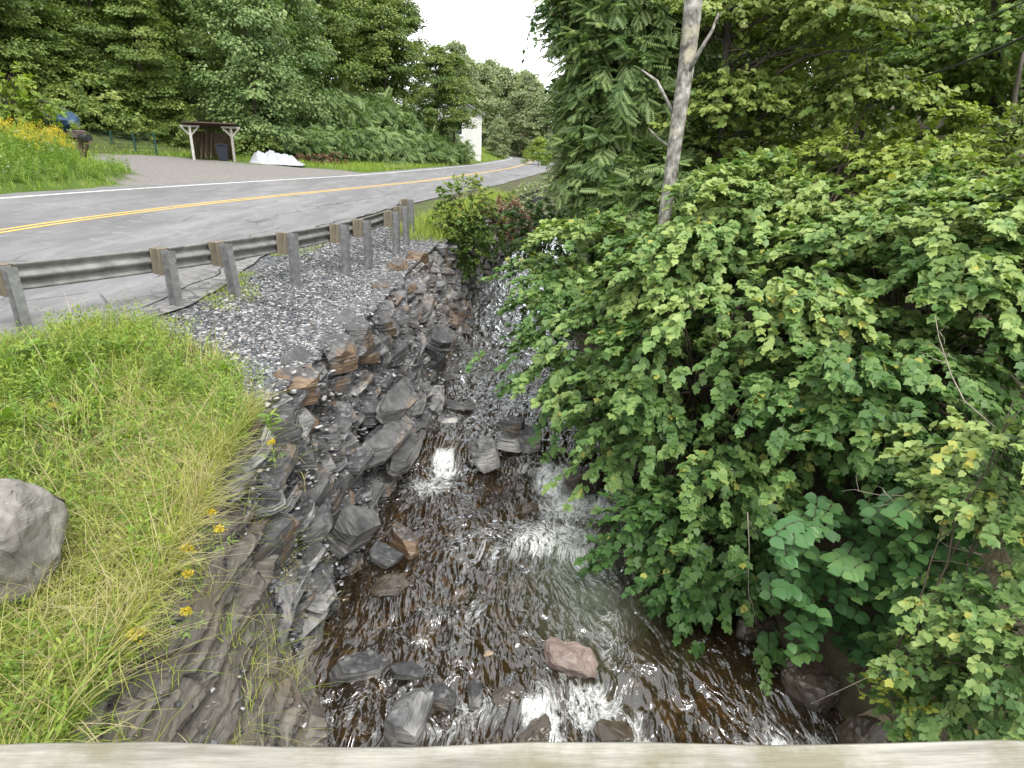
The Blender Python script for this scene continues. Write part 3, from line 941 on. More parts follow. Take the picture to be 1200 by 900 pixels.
# -- stones standing in the stream
SR = [  # name, px, py, z, dims, rot deg, kind, material, label
    ('boulder', 569, 531, -2.22, (.5, .46, .72), (8, -12, 20), 'b', 'slate_grey', 'upright rounded grey boulder standing where the stream drops'),
    ('stone', 600, 498, -2.06, (.52, .34, .2), (4, 5, 10), 's', 'slate_rust', 'tan slab on top of the small stone pile in midstream'),
    ('stone', 598, 517, -2.25, (.42, .36, .22), (0, 4, -10), 's', 'slate_grey', 'dark flat stone at the bottom of the midstream pile'),
    ('stone', 622, 515, -2.22, (.5, .4, .3), (3, -4, 25), 's', 'slate', 'blocky brown stone leaning on the midstream pile'),
    ('stone', 473, 634, -2.5, (.62, .26, .24), (0, 12, -38), 's', 'slate_rust', 'long rusty brown slab beside the pale stone at the wall foot'),
    ('stone', 452, 650, -2.5, (.42, .34, .1), (5, 14, -30), 's', 'slate_grey', 'small pale grey slab lying at the foot of the wall'),
    ('boulder', 668, 772, -2.56, (.68, .42, .26), (0, 4, -18), 'b', 'pink_stone', 'flat pinkish brown boulder with foam breaking round it'),
    ('stone', 480, 843, -2.55, (.36, .52, .5), (10, 6, -12), 's', 'slate_grey', 'upright angular grey block next to the bridge railing'),
    ('stone', 425, 785, -2.66, (.75, .3, .22), (0, 10, 28), 's', 'slate', 'long low wet slab in the shallow water by the outcrop'),
    ('stone', 481, 787, -2.62, (.4, .22, .12), (5, 5, -12), 's', 'slate_grey', 'thin wet slab between the grey block and the long slab'),
    ('stone', 519, 818, -2.66, (.32, .24, .18), (5, -8, -30), 's', 'slate', 'small dark wet stone right of the grey block'),
    ('stone', 556, 815, -2.66, (.16, .36, .16), (0, 4, 8), 's', 'slate_grey', 'narrow pale upright stone in the riffle'),
    ('boulder', 690, 562, -2.42, (.8, .5, .42), (0, 0, 15), 'b', 'wet_stone', 'dark wet boulder under the leaves with water spilling past'),
    ('boulder', 760, 545, -2.35, (.9, .6, .6), (0, 0, -15), 'b', 'wet_stone', 'dark mossy boulder against the far bank below the shrub'),
    ('boulder', 1024, 850, -2.55, (.34, .3, .34), (0, 0, 20), 'b', 'tan_stone', 'tan blocky stone at the water edge under yellow leaves'),
    ('boulder', 622, 597, -2.62, (.34, .24, .16), (0, 0, 30), 'b', 'wet_stone', 'low wet brown stone in the foam'),
    ('boulder', 720, 860, -2.72, (.4, .3, .2), (0, 0, 0), 'b', 'wet_stone', 'wet brown stone breaking the foam near the bridge'),
    ('boulder', 632, 858, -2.72, (.46, .3, .22), (0, 0, 40), 'b', 'wet_stone', 'low wet stone with foam pouring over, close to the bridge'),
    ('boulder', 572, 768, -2.64, (.14, .1, .1), (0, 0, 0), 'b', 'tan_stone', 'small yellow tan stone just under the surface'),
    ('stone', 525, 492, -2.34, (.34, .3, .14), (0, 5, 20), 's', 'slate_grey', 'small grey stone at the wall foot above the drop'),
    ('stone', 540, 476, -2.3, (.6, .3, .07), (0, 4, 5), 's', 'slate', 'thin slab jutting from the wall over the water'),
    ('boulder', 600, 818, -2.72, (.5, .4, .24), (0, 0, 10), 'b', 'wet_stone', 'low wet stone in the riffle below the pinkish boulder'),
    ('boulder', 455, 690, -2.66, (.6, .5, .2), (0, 0, 10), 'b', 'wet_stone', 'submerged brown stone below the rusty slab'),
]
for k, (y_, lab) in enumerate(((4.0, 'dark wet rock at the water edge beneath the long pale stick'), (4.7, 'dark wet rock at the water edge under the lowest knotweed leaves'), (5.5, 'dark wet rock under the hanging rootlets'), (6.5, 'dark wet rock below the drooping tip of the maple shrub'))):
    p_ = np.array([float(rfoot(y_)) + .05, y_, -2.6])
    q_ = px_of(p_)
    SR.append(('boulder', float(q_[0][0]), float(q_[1][0]), -2.6, (.55, .6, .5), (5, 8, 37 * k), 'b', 'wet_stone', lab))
def simple_stone(name, lo, hi, rough):
    M = Mat(name, rough, 0.45)
    n = M.noise(6, 6, 0.65)
    M.color(M.mix(M.ramp(M.noise(2.3, 3), [(.45, 0), (.65, .6)]), M.ramp(n, [(.3, lo), (.7, hi)]), tuple(x * .6 for x in lo)))
    M.bump(n, .6, .02)
    return M.m
MT['pink_stone'] = simple_stone('pinkish_stone', (0.11, 0.08, 0.066), (0.23, 0.175, 0.15), .45)
MT['wet_stone'] = simple_stone('wet_stone', (0.03, 0.024, 0.018), (0.09, 0.07, 0.05), .18)
MT['tan_stone'] = simple_stone('tan_stone', (0.17, 0.12, 0.075), (0.36, 0.29, 0.2), .6)
MT['concrete'] = simple_stone('rough_grey_stone', (0.13, 0.122, 0.108), (0.27, 0.255, 0.23), .85)
for k, (nm, px, py, z, d, r, kd, m, lab) in enumerate(SR):
    me = boulder_mesh(nm, d, MT[m], 700 + k, npts=20, sub=4 if max(d) > .4 else 2, rough=.07) if kd == 'b' else slate_mesh(nm, *d, MT[m], 700 + k, layers=3, n=7, cuts=2)
    p = U(px, py, z)
    o = link(nm, me, loc=p, rot=[math.radians(a) for a in r])
    tag(o, lab, 'stone')
o = link('boulder', boulder_mesh('boulder', (1.0, .85, .95), MT['concrete'], 961, npts=34, sub=5, rough=.05), loc=U(-28, 640, .0), rot=(0.1, 0.25, 0.5))
tag(o, 'big smooth grey boulder half sunk in the grassy bank', 'boulder')

# -- gravel chips: too many to count
def chips(name, n, sampler, size, mat, seed, parent=None, label=None):
    r = np.random.default_rng(seed)
    P, extra = sampler(n, r)
    n = len(P)
    base = np.array([(-1, -.7, -.35), (1, -.6, -.35), (.8, .7, -.35), (-.7, .8, -.35), (-.8, -.5, .35), (.7, -.6, .4), (.6, .5, .3), (-.6, .55, .38)])
    T = base[None] + r.normal(0, .18, (n, 8, 3))
    sz = size * np.exp(np.clip(r.normal(0, .45, n), -1, .8))
    T = T * (sz[:, None, None] * np.stack([np.ones(n), r.uniform(.5, 1, n), r.uniform(.3, .8, n)], -1)[:, None, :]) * .5
    yaw, tilt = r.uniform(0, 6.28, n), r.normal(0, .4, n)
    c, s = np.cos(tilt)[:, None], np.sin(tilt)[:, None]
    x, y, z = T[..., 0], T[..., 1] * c - T[..., 2] * s, T[..., 1] * s + T[..., 2] * c
    c, s = np.cos(yaw)[:, None], np.sin(yaw)[:, None]
    T = np.stack([x * c - y * s, x * s + y * c, z], -1) + P[:, None, :]
    fq = np.array([(0, 3, 2, 1), (4, 5, 6, 7), (0, 1, 5, 4), (1, 2, 6, 5), (2, 3, 7, 6), (3, 0, 4, 7)])
    Q = (np.arange(n)[:, None, None] * 8 + fq[None]).reshape(-1, 4)
    tint = np.repeat(r.uniform(0, 1, n), 8)
    return mesh_np(name, T.reshape(-1, 3), [Q], mat, tint=tint)
Mg = Mat('gravel_chip', .7, .35)
Mg.color(Mg.ramp(Mg.attr('tint'), [(0, (.03, .031, .034)), (.5, (.085, .087, .092)), (.8, (.2, .203, .21)), (.96, (.42, .42, .42)), (1, (.25, .18, .11))]))
MT['chip'] = Mg.m
def gravel_sampler(n, r):
    y = 4.8 + 13.2 * r.random(n * 2) ** 1.3
    xe = xc(y) + near_w(y) / cosh_(y) + .25
    t = r.random(n * 2) ** .8
    x = xe + (lip(y) + .05 - xe) * t
    dn = smooth(.32, .5, .5 + .5 * fbm(np.stack([x * 1.3, y * 1.3, x * 0], -1), 3) + .25 * t + .12 * (y > 9))
    ok = (r.random(n * 2) < dn) & (gravel_side(x, y) > r.normal(-.05, .18, n * 2))
    x, y = x[ok][:n], y[ok][:n]
    z = left_z(x, y)[0] + .012
    return np.stack([x, y, z], -1), None
g = link('gravel', chips('gravel', 64000, gravel_sampler, .038, MT['chip'], 5))
tag(g, 'loose dark slate gravel covering the bank under the guardrail', 'gravel', kind='stuff')
def ledge_sampler(n, r):
    y = 4.7 + 10 * r.random(n) ** 1.4
    t = r.random(n)
    x = lip(y) + (foot(y) - lip(y)) * t + .05
    z = lipz(y) + (-2.7 - lipz(y)) * t + .1
    return np.stack([x, y, z], -1), None
link('ledge_chips', chips('ledge_chips', 3000, ledge_sampler, .05, MT['chip'], 6), wall, loc=-wl_inv, kind='stuff')

outcrop()
def bed_sampler(n, r):
    y = 3.2 + 12 * r.random(n) ** 1.3
    x = foot(y) + (rfoot(y) - foot(y)) * r.random(n) ** 1.25
    return np.stack([x, y, WZ(y) - .27 + .06 * r.random(n)], -1), None
Mb = Mat('bed_stone', .35, .5)
Mb.color(Mb.ramp(Mb.attr('tint'), [(0, (.03, .022, .014)), (.5, (.1, .07, .04)), (.85, (.2, .16, .11)), (1, (.3, .28, .25))]))
b_ = link('streambed_stones', chips('streambed_stones', 2200, bed_sampler, .17, Mb.m, 9))
tag(b_, 'brown rounded stones lying on the bed under the shallow water', 'stones', kind='stuff')

# ------------------------------------------------------------------ bridge railing
a, b = U(0, 869, EYE - .46), U(1200, 866.5, EYE - .46)
dr_ = Vector(b - a).normalized()
nr_ = Vector((-dr_.y, dr_.x, 0))
mid = Vector((a + b) / 2)
rail = thing('bridge_railing', 'bleached wooden top rail of the bridge railing, weathered with greenish stains', 'railing', (mid.x, mid.y, EYE - 1.62), math.atan2(dr_.y, dr_.x))
m = MB()
nx = 60
for i in range(nx + 1):                  # slightly worn edges
    x = -3 + 6 * i / nx
    w1 = .0022 * math.sin(i * 1.7) + random.uniform(-.0012, .0012)
    for (yy, zz) in ((w1, -.004), (-.004 + w1, 0), (-.15, 0.001), (-.155, -.006), (-.155, -.09), (w1, -.09)):
        m.v.append((x, yy, zz))
for i in range(nx):
    for k in range(6):
        m.f.append([i * 6 + k, (i + 1) * 6 + k, (i + 1) * 6 + (k + 1) % 6, i * 6 + (k + 1) % 6])
m.f += [[0, 1, 2, 3, 4, 5], [nx * 6 + k for k in range(6)][::-1]]
m.build('top_rail', MT['rail_wood'], rail, loc=(0, 0, 1.16))
for x in (-2.4, -0.8, 0.8, 2.4):
    MB().box((x, -.085, .53), (.12, .12, 1.08)).build('post', MT['rail_wood'], rail)
for z in (.35, .72):
    MB().box((0, -.085, z), (6, .05, .13)).build('mid_rail', MT['rail_wood'], rail)
deck = link('bridge_deck', MB().box((0, -1.55, -.11), (9, 2.9, .2)).mesh('bridge_deck', MT['concrete']), loc=(mid.x, mid.y, EYE - 1.62), rot=(0, 0, math.atan2(dr_.y, dr_.x)))
deck['kind'] = 'structure'
deck['label'] = 'concrete deck of the bridge'

# ------------------------------------------------------------------ guardrail
bas = np.array([[28, 390], [196, 357], [290, 345], [355, 328], [397, 310], [433, 302], [456, 286], [482, 279]], float)
B = np.array([UR(*q) for q in bas])
pf = np.polyfit(B[:, 1], B[:, 0], 2)
gx = lambda y: np.polyval(pf, y) if y > B[0, 1] else np.polyval(pf, B[0, 1]) + (y - B[0, 1]) * np.polyval(np.polyder(pf), B[0, 1])
gr_y = [4.6] + list(B[:, 1]) + [B[-1, 1] + 2.0]
guard = thing('guardrail', 'weathered steel guardrail on steel posts with wooden blocks beside the road', 'guardrail', (gx(10), 10, 0))
gi = Vector(guard.location)
prof = [(.035, 0), (.03, .025), (.083, .062), (.083, .105), (0, .14), (0, .172), (.083, .207), (.083, .25), (.03, .287), (.035, .312)]
yv = np.arange(3.2, B[-1, 1] + 2.4, .25)
P2, Q2 = [], []
for i, y in enumerate(yv):
    sl = (gx(y + .1) - gx(y - .1)) / .2
    t = Vector((sl, 1, 0)).normalized()
    nn = Vector((-t.y, t.x, 0))          # towards the road
    base = Vector((gx(y), y, zroad(gx(y), y) + .42)) + nn * .27
    for d, z in prof:
        P2.append(base + nn * d + Vector((0, 0, z)) - gi)
np_ = len(prof)
for i in range(len(yv) - 1):
    for k in range(np_ - 1):
        Q2.append([i * np_ + k, i * np_ + k + 1, (i + 1) * np_ + k + 1, (i + 1) * np_ + k])
me = bpy.data.meshes.new('rail_beam')
me.from_pydata([tuple(p) for p in P2], [], Q2)
me.materials.append(MT['galv_rail'])
for p in me.polygons:
    p.use_smooth = True
o = link('rail_beam', me, guard)
md = o.modifiers.new('thickness', 'SOLIDIFY')
md.thickness = .005
for i, y in enumerate(gr_y):
    x = gx(y)
    sl = (gx(y + .1) - gx(y - .1)) / .2
    yaw = math.atan2(1, sl)
    zg = zroad(x, y)
    zb = gz_left(x, y)
    pm = MB()
    h0, h1 = zb - zg - .2, .755 + random.uniform(-.02, .02)
    for yy in (-.072, .072):
        pm.box((0, yy, (h0 + h1) / 2), (.1, .007, h1 - h0))
    pm.box((0, 0, (h0 + h1) / 2), (.006, .137, h1 - h0))
    lean = (math.radians(random.gauss(0, 1.1)), math.radians(random.gauss(0, 1.2)), yaw)
    po = pm.build('post', MT['galv'], guard, loc=Vector((x, y, zg)) - gi, rot=lean)
    bm_ = MB().box((0, .172, .585), (.15, .19, .345))
    bo = bm_.build('block', MT['block_wood'], po)
    MB().tube([(0.03, -.082, .6), (0.03, -.07, .6)], .014, 6).build('bolt', MT['galv'], po)

# ------------------------------------------------------------------ leaves
def T_maple():
    half = [(0, 0), (.06, .16), (.02, .42), (.30, .30), (.42, .55), (.56, .30), (.72, .22), (1.0, 0)]
    v = [(0.0, 0, 0), (.34, 0, -.02), (.62, 0, -.03), (1.0, 0, -.14)]
    L = [(-.05, .2), (.12, .43), (.33, .36), (.56, .43), (.74, .2)]
    for sgn in (1, -1):
        for x, y in L:
            v.append((x, sgn * y, .07 - .3 * y * y - .12 * max(0, x - .4)))
    f = []
    for o, fl in ((4, 0), (9, 1)):
        t = [(0, 1, o), (o, 1, o + 1), (o + 1, 1, o + 2), (o + 2, 1, 2), (o + 2, 2, o + 3), (o + 3, 2, o + 4), (o + 4, 2, 3)]
        f += [(a, b, c) if not fl else (c, b, a) for a, b, c in t]
    return np.array(v), np.array(f)
def T_oval(w=.34):
    v = [(0, 0, 0), (.35, 0, -.02), (.75, 0, -.05), (1, 0, -.14)]
    for s_ in (1, -1):
        v += [(.08, s_ * w * .7, .03), (.4, s_ * w * 1.12, .05), (.75, s_ * w * .7, 0)]
    f = []
    for o, fl in ((4, 0), (7, 1)):
        t = [(0, 1, o), (o, 1, o + 1), (o + 1, 1, 2), (o + 1, 2, o + 2), (o + 2, 2, 3)]
        f += [(a, b, c) if not fl else (c, b, a) for a, b, c in t]
    return np.array(v), np.array(f)
def T_lance(w=.12):
    v = [(0, 0, 0), (.45, w, .02), (.45, -w, .02), (.5, 0, -.03), (1, 0, -.12)]
    return np.array(v), np.array([(0, 3, 1), (1, 3, 4), (0, 2, 3), (2, 4, 3)])
def T_far():
    v = [(0, 0, 0), (.35, .42, -.04), (.45, 0, .06), (.35, -.42, -.04), (1, 0, -.12)]
    return np.array(v), np.array([(0, 2, 1), (0, 3, 2), (1, 2, 4), (2, 3, 4)])
def T_compound(n=7, w=.055, ll=.3):
    v, f = [], []
    for i in range(n):
        x = .16 + .8 * i / n
        for s_ in (1, -1):
            k = len(v)
            le = ll * (1 - .5 * abs(i / n - .4))
            dx, dy = .35, .94 * s_
            z0 = -.18 * x * x
            v += [(x, 0, z0), (x + dx * le * .45 - dy * w, dy * le * .45 + dx * w, z0 - .01), (x + dx * le * .45 + dy * w, dy * le * .45 - dx * w, z0 - .01), (x + dx * le, dy * le, z0 - .13 * le / .3)]
            f += [(k, k + 1, k + 3), (k, k + 3, k + 2)]
    k = len(v)
    v += [(0, .008, 0), (0, -.008, 0), (1, 0, -.18)]
    f.append((k, k + 1, k + 2))
    return np.array(v), np.array(f)
TM, TO, TL, TF, TC = T_maple(), T_oval(), T_lance(), T_far(), T_compound()

def orient(pos, d, nrm, size, tmpl):
    tv, tf = tmpl
    d = norm(d)
    y = norm(np.cross(nrm, d))
    n = np.cross(d, y)
    V = pos[:, None, :] + size[:, None, None] * (tv[None, :, 0:1] * d[:, None, :] + tv[None, :, 1:2] * y[:, None, :] + tv[None, :, 2:3] * n[:, None, :])
    Fc = np.arange(len(pos))[:, None, None] * len(tv) + tf[None]
    return V.reshape(-1, 3), Fc.reshape(-1, tf.shape[1])

def leaf_mesh(name, L, tmpl, mat):
    V, Fc = orient(L['pos'], L['d'], L['n'], L['s'], tmpl)
    return mesh_np(name, V, [Fc], mat, tint=np.repeat(L['t'], len(tmpl[0])))

def cat(*Ls):
    return {k: np.concatenate([l[k] for l in Ls]) for k in Ls[0]}
def sel(L, m):
    return {k: v[m] for k, v in L.items()}

def sprays(O, D, ln, nl, size, r, droop=.35, up=.8, tintb=None, jit=.35, back=.3):
    """leaves set in pairs along drooping twigs that start at O and run along D"""
    N = len(O)
    D = norm(D)
    tt = (np.arange(nl) + .6) / nl
    tt = back + (1 - back) * tt
    side = np.where(np.arange(nl) % 2, 1.0, -1.0)
    up_ = np.array([0, 0, 1.0])
    lat = norm(np.cross(D, up_) + r.normal(0, .05, (N, 3)))
    pos = O[:, None] + D[:, None] * (ln[:, None] * tt)[..., None] - up_ * (droop * ln[:, None] * tt ** 2)[..., None]
    pos = pos + r.normal(0, .03, pos.shape) * ln[:, None, None]
    a = r.uniform(.5, 1.2, (N, nl))[..., None] * np.where(tt > .9, .35, 1)[None, :, None]
    ld = D[:, None] * np.cos(a) + lat[:, None] * np.sin(a) * side[None, :, None] - up_ * r.uniform(.1, .75, (N, nl))[..., None]
    ld = ld + r.normal(0, .22, ld.shape)
    nn = up_ * up + D[:, None] * .45 + r.normal(0, jit, ld.shape)
    sz = size * r.uniform(.6, 1.2, (N, nl))
    tb = (tintb if tintb is not None else r.uniform(.2, .7, N))
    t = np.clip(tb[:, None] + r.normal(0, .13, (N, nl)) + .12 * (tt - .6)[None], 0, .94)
    t = np.where(r.random((N, nl)) < .012, 1.0, t)
    L = dict(pos=pos.reshape(-1, 3), d=ld.reshape(-1, 3), n=nn.reshape(-1, 3), s=sz.ravel(), t=t.ravel())
    return L

def ell_pts(n, els, r, shell=.55):
    """points in a union of ellipsoids (c, radii), denser towards the skin; returns points and outward directions"""
    vol = np.array([e[1][0] * e[1][1] + e[1][0] * e[1][2] + e[1][1] * e[1][2] for e in els])
    k = r.choice(len(els), n, p=vol / vol.sum())
    C = np.array([e[0] for e in els], float)[k]
    R_ = np.array([e[1] for e in els], float)[k]
    u = norm(r.normal(size=(n, 3)))
    rad = shell + (1 - shell) * r.random(n) ** .7
    rad = rad * (1 + .22 * fbm(u * 2.3 + k[:, None] * 3.7, 3))
    P = C + R_ * u * rad[:, None]
    inside = np.zeros(n, bool)
    for j, e in enumerate(els):
        q = np.linalg.norm((P - np.array(e[0])) / np.array(e[1]), axis=1)
        inside |= (q < shell * .8) & (k != j)
    return P[~inside], norm(u / R_)[~inside]

def limb_path(a, b, r, n=6, wob=.08):
    a, b = np.array(a, float), np.array(b, float)
    t = np.linspace(0, 1, n)[:, None]
    L = np.linalg.norm(b - a)
    p = a + (b - a) * t + r.normal(0, wob * L / n, (n, 3)) * np.sin(np.pi * t)
    p[:, 2] += .12 * L * np.sin(np.pi * t[:, 0])
    return p

# ------------------------------------------------------------------ foreground shrubs on the right bank
def shrub(name, label, cat_, base, els, nsp, nl, size, mat, seed, ln=.55, droop=.35, tint=(.25, .65), tmpl=TM, shell=.55, group=None, sep=0, stems=6, updir=.3, boughs=0, bough_r=.5, stemmat='twig', stem_r=.035, jit=.35, zmin=None):
    r = np.random.default_rng(seed)
    base = np.array(base, float)
    root = thing(name, label, cat_, base, group=group)
    if boughs:                           # flat drooping tiers with gaps between them
        C, Dc = ell_pts(boughs, els, r, .62)
        k = r.integers(0, len(C), nsp)
        hz = norm(Dc * np.array([1, 1, .25]) + np.array([-.12, -.25, 0]))
        off = r.normal(0, 1, (nsp, 3)) * np.array([.55, .55, .1]) * bough_r
        out = (off * hz[k]).sum(1)
        off[:, 2] -= .35 * np.maximum(out, -.2) + .25 * (off[:, 0] ** 2 + off[:, 1] ** 2) / bough_r
        P = C[k] + off
        D = norm(hz[k] * .9 + norm(off * np.array([1, 1, 0])) * .7 + np.array([0, 0, updir * .4]) + r.normal(0, .22, (nsp, 3)))
        btint = r.uniform(-.2, .2, len(C))[k]
    else:
        P, D = ell_pts(nsp, els, r, shell)
        D = norm(D + np.array([0, 0, updir]) + r.normal(0, .35, D.shape))
        btint = 0
    if zmin is not None:
        ok = P[:, 2] > zmin(P)
        P, D = P[ok], D[ok]
    n = len(P)
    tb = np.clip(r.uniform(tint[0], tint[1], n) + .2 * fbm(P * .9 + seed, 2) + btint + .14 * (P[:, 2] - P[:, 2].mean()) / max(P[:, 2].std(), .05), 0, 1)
    lens = ln * r.uniform(.6, 1.3, n)
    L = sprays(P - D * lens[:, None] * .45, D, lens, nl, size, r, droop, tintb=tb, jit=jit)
    ok = L['pos'][:, 1] > 1.6
    L = sel(L, ok)
    L['pos'] = L['pos'] - base
    if sep:                              # the leaves that show largest become pieces of their own
        W = L['pos'] + base
        px, py, dd = px_of(W)
        score = L['s'] * F / dd
        vis = (px > 5) & (px < 1195) & (py > 5) & (py < 862)
        # keep those in front: coarse depth test
        gxk = np.clip((px / 9).astype(int), 0, 140)
        gyk = np.clip((py / 9).astype(int), 0, 105)
        zb_ = np.full((141, 106), 1e9)
        np.minimum.at(zb_, (gxk[vis], gyk[vis]), dd[vis])
        front = vis & (dd <= zb_[gxk, gyk] + .02)
        idx = np.where(front)[0]
        idx = idx[np.argsort(-score[idx])][:sep]
        mk = np.zeros(len(px), bool)
        mk[idx] = True
        lv = []
        for tv in np.linspace(.15, 1, 9):
            one = dict(pos=np.zeros((1, 3)), d=np.array([[1., 0, 0]]), n=np.array([[0., 0, 1]]), s=np.ones(1), t=np.array([tv]))
            lv.append(leaf_mesh('leaf', one, tmpl, MT[mat]))
        for i in idx:
            d = norm(L['d'][i])
            yv_ = norm(np.cross(L['n'][i], d))
            nv = np.cross(d, yv_)
            q = Matrix(((d[0], yv_[0], nv[0]), (d[1], yv_[1], nv[1]), (d[2], yv_[2], nv[2])))
            s_ = float(L['s'][i])
            link('leaf', lv[int(np.clip((L['t'][i] - .15) / .85 * 8.99, 0, 8))], root, loc=L['pos'][i], rot=q.to_euler(), scale=(s_, s_, s_))
        L = sel(L, ~mk)
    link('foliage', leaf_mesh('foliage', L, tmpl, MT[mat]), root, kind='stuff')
    O_ = P - D * lens[:, None] * .45 - base                   # the twig that carries each spray
    tws = []
    for tq in (0.0, .5, .97):
        c_ = O_ + D * (lens * tq)[:, None] - np.array([0, 0, 1.0]) * (droop * lens * tq * tq)[:, None]
        for an in (0, 2.1, 4.2):
            tws.append(c_ + (.0042 * (1.1 - tq) * np.array([math.cos(an), .3 * math.sin(an), math.sin(an)]))[None])
    Vt = np.stack(tws, 1)
    Vt = Vt[(Vt[:, :, 1] + base[1]).min(1) > 1.6]
    fq2 = np.array([(3 * i + j, 3 * i + (j + 1) % 3, 3 * i + 3 + (j + 1) % 3, 3 * i + 3 + j) for i in range(2) for j in range(3)])
    link('twigs', mesh_np('twigs', Vt.reshape(-1, 3), [(np.arange(len(Vt))[:, None, None] * 9 + fq2[None]).reshape(-1, 4)], MT[stemmat]), root, kind='stuff')
    m_ = MB()
    for k in range(stems):
        e_ = els[k % len(els)]
        tip = np.array(e_[0]) + np.array(e_[1]) * r.normal(0, .35, 3)
        b0 = r.normal(0, .12, 3) * [1, 1, 0]
        path = limb_path(b0, tip - base, r, 7)
        m_.tube(path, np.linspace(stem_r, stem_r * .3, 7), 6)
        for _ in range(5):
            j = r.integers(2, 6)
            t2 = np.array(e_[0]) + np.array(e_[1]) * norm(r.normal(size=3)) * .75 - base
            m_.tube(limb_path(path[j], t2, r, 5), np.linspace(stem_r * .5, stem_r * .12, 5), 5)
    m_.build('stems', MT[stemmat], root, smooth_sh=True)
    return root

def E(px, py, D, rx, ry, rz):            # ellipsoid from a photo pixel at a forward distance
    return (UD(px, py, D), (rx, ry, rz))

shrub('maple_shrub', 'broad light green maple shrub overhanging the stream beyond the rapids', 'shrub', (2.6, 8.0, -1.4),
      [E(850, 330, 8.0, 1.5, 1.4, 1.0), E(750, 330, 9.2, 1.3, 1.3, .95), E(680, 400, 9.4, .85, 1.1, .6), E(800, 440, 7.6, 1.3, 1.2, .85), E(742, 480, 8.2, .62, .9, .5),
       E(880, 470, 6.9, 1.1, 1.0, .9), E(820, 560, 6.6, .8, .8, .75), E(790, 620, 6.2, .5, .6, .5), E(950, 420, 7.0, 1.2, 1.1, 1.0), E(860, 640, 5.9, .6, .6, .5), E(650, 320, 11, .8, 1, .55), E(640, 360, 11.5, .5, .8, .3), E(835, 245, 9.0, 1.0, 1.0, .6), E(710, 275, 10.6, .9, 1, .5), E(900, 240, 9.3, 1.1, 1, .7), E(780, 290, 8.9, .6, .6, .45)],
      2800, 17, .105, 'leaf_maple', 21, boughs=140, bough_r=.52, ln=.5, droop=.4, tint=(.32, .78), sep=270, stems=9)
shrub('maple_shrub', 'tall light green maple shrub crowding up behind the dead pale twigs', 'shrub', (5.2, 7.5, -.6),
      [E(1010, 310, 8.2, 1.5, 1.4, 1.0), E(1090, 330, 7.4, 1.4, 1.2, 1.0), E(1150, 400, 6.4, 1.1, 1.1, 1.0), E(1040, 430, 6.6, 1.1, 1.0, .9), E(960, 270, 9.5, 1.3, 1.2, .8), E(1180, 300, 7.0, 1.2, 1.2, .9), E(1010, 520, 6.0, .8, .8, .7), E(1090, 500, 5.6, .7, .7, .5), E(990, 235, 9.6, 1.2, 1.1, .7), E(1090, 250, 8.6, 1.1, 1, .6)],
      2300, 17, .105, 'leaf_maple', 22, boughs=110, bough_r=.52, ln=.5, droop=.35, tint=(.3, .8), sep=200, stems=8)
shrub('yellowing_shrub', 'yellow green shrub growing over the top of the maple shrubs', 'shrub', (4.8, 10.5, -.4),
      [E(1010, 215, 11, 1.2, 1.1, .8), E(1060, 150, 11.5, .9, .9, .9), E(930, 240, 11, 1.0, 1.0, .55), E(1120, 230, 10, 1.1, 1.1, .8), E(1080, 270, 9.2, 1.0, 1.0, .5)],
      900, 16, .1, 'leaf_yellowgreen', 23, boughs=50, bough_r=.55, ln=.6, droop=.3, tint=(.3, .85), stems=6, group='shrubs on the right bank')
shrub('bank_shrub', 'loose yellow green shrub beside the knotweed, next to the bridge railing', 'shrub', (3.2, 3.9, -1.6),
      [E(1150, 640, 4.2, .55, .5, .55), E(1180, 760, 3.7, .45, .5, .5), E(1110, 810, 3.9, .38, .4, .36), E(1060, 790, 4.3, .2, .25, .22), E(1190, 520, 4.6, .5, .5, .6)],
      460, 14, .075, 'leaf_maple', 24, boughs=34, bough_r=.3, stem_r=.011, ln=.42, droop=.45, tint=(.4, .9), sep=180, stems=7, shell=.5)
shrub('yellow_sapling', 'small sapling with bright yellow pinnate leaves at the water edge', 'sapling', U(1090, 880, -2.2),
      [E(1070, 830, 3.75, .16, .16, .12), E(1045, 815, 3.8, .1, .1, .09)], 12, 16, .06, 'leaf_bright', 25, ln=.32, droop=.3, tint=(.7, .95), tmpl=TO, stems=3, sep=90, stem_r=.008)
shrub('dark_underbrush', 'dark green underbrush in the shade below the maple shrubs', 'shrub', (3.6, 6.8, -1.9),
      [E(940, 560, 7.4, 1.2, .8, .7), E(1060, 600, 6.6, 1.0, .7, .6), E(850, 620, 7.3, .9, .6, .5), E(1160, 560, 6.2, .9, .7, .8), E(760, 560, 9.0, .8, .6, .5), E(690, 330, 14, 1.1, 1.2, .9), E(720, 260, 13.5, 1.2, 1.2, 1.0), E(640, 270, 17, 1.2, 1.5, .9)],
      560, 16, .12, 'leaf_dark', 26, ln=.55, droop=.3, stems=6, shell=.2)

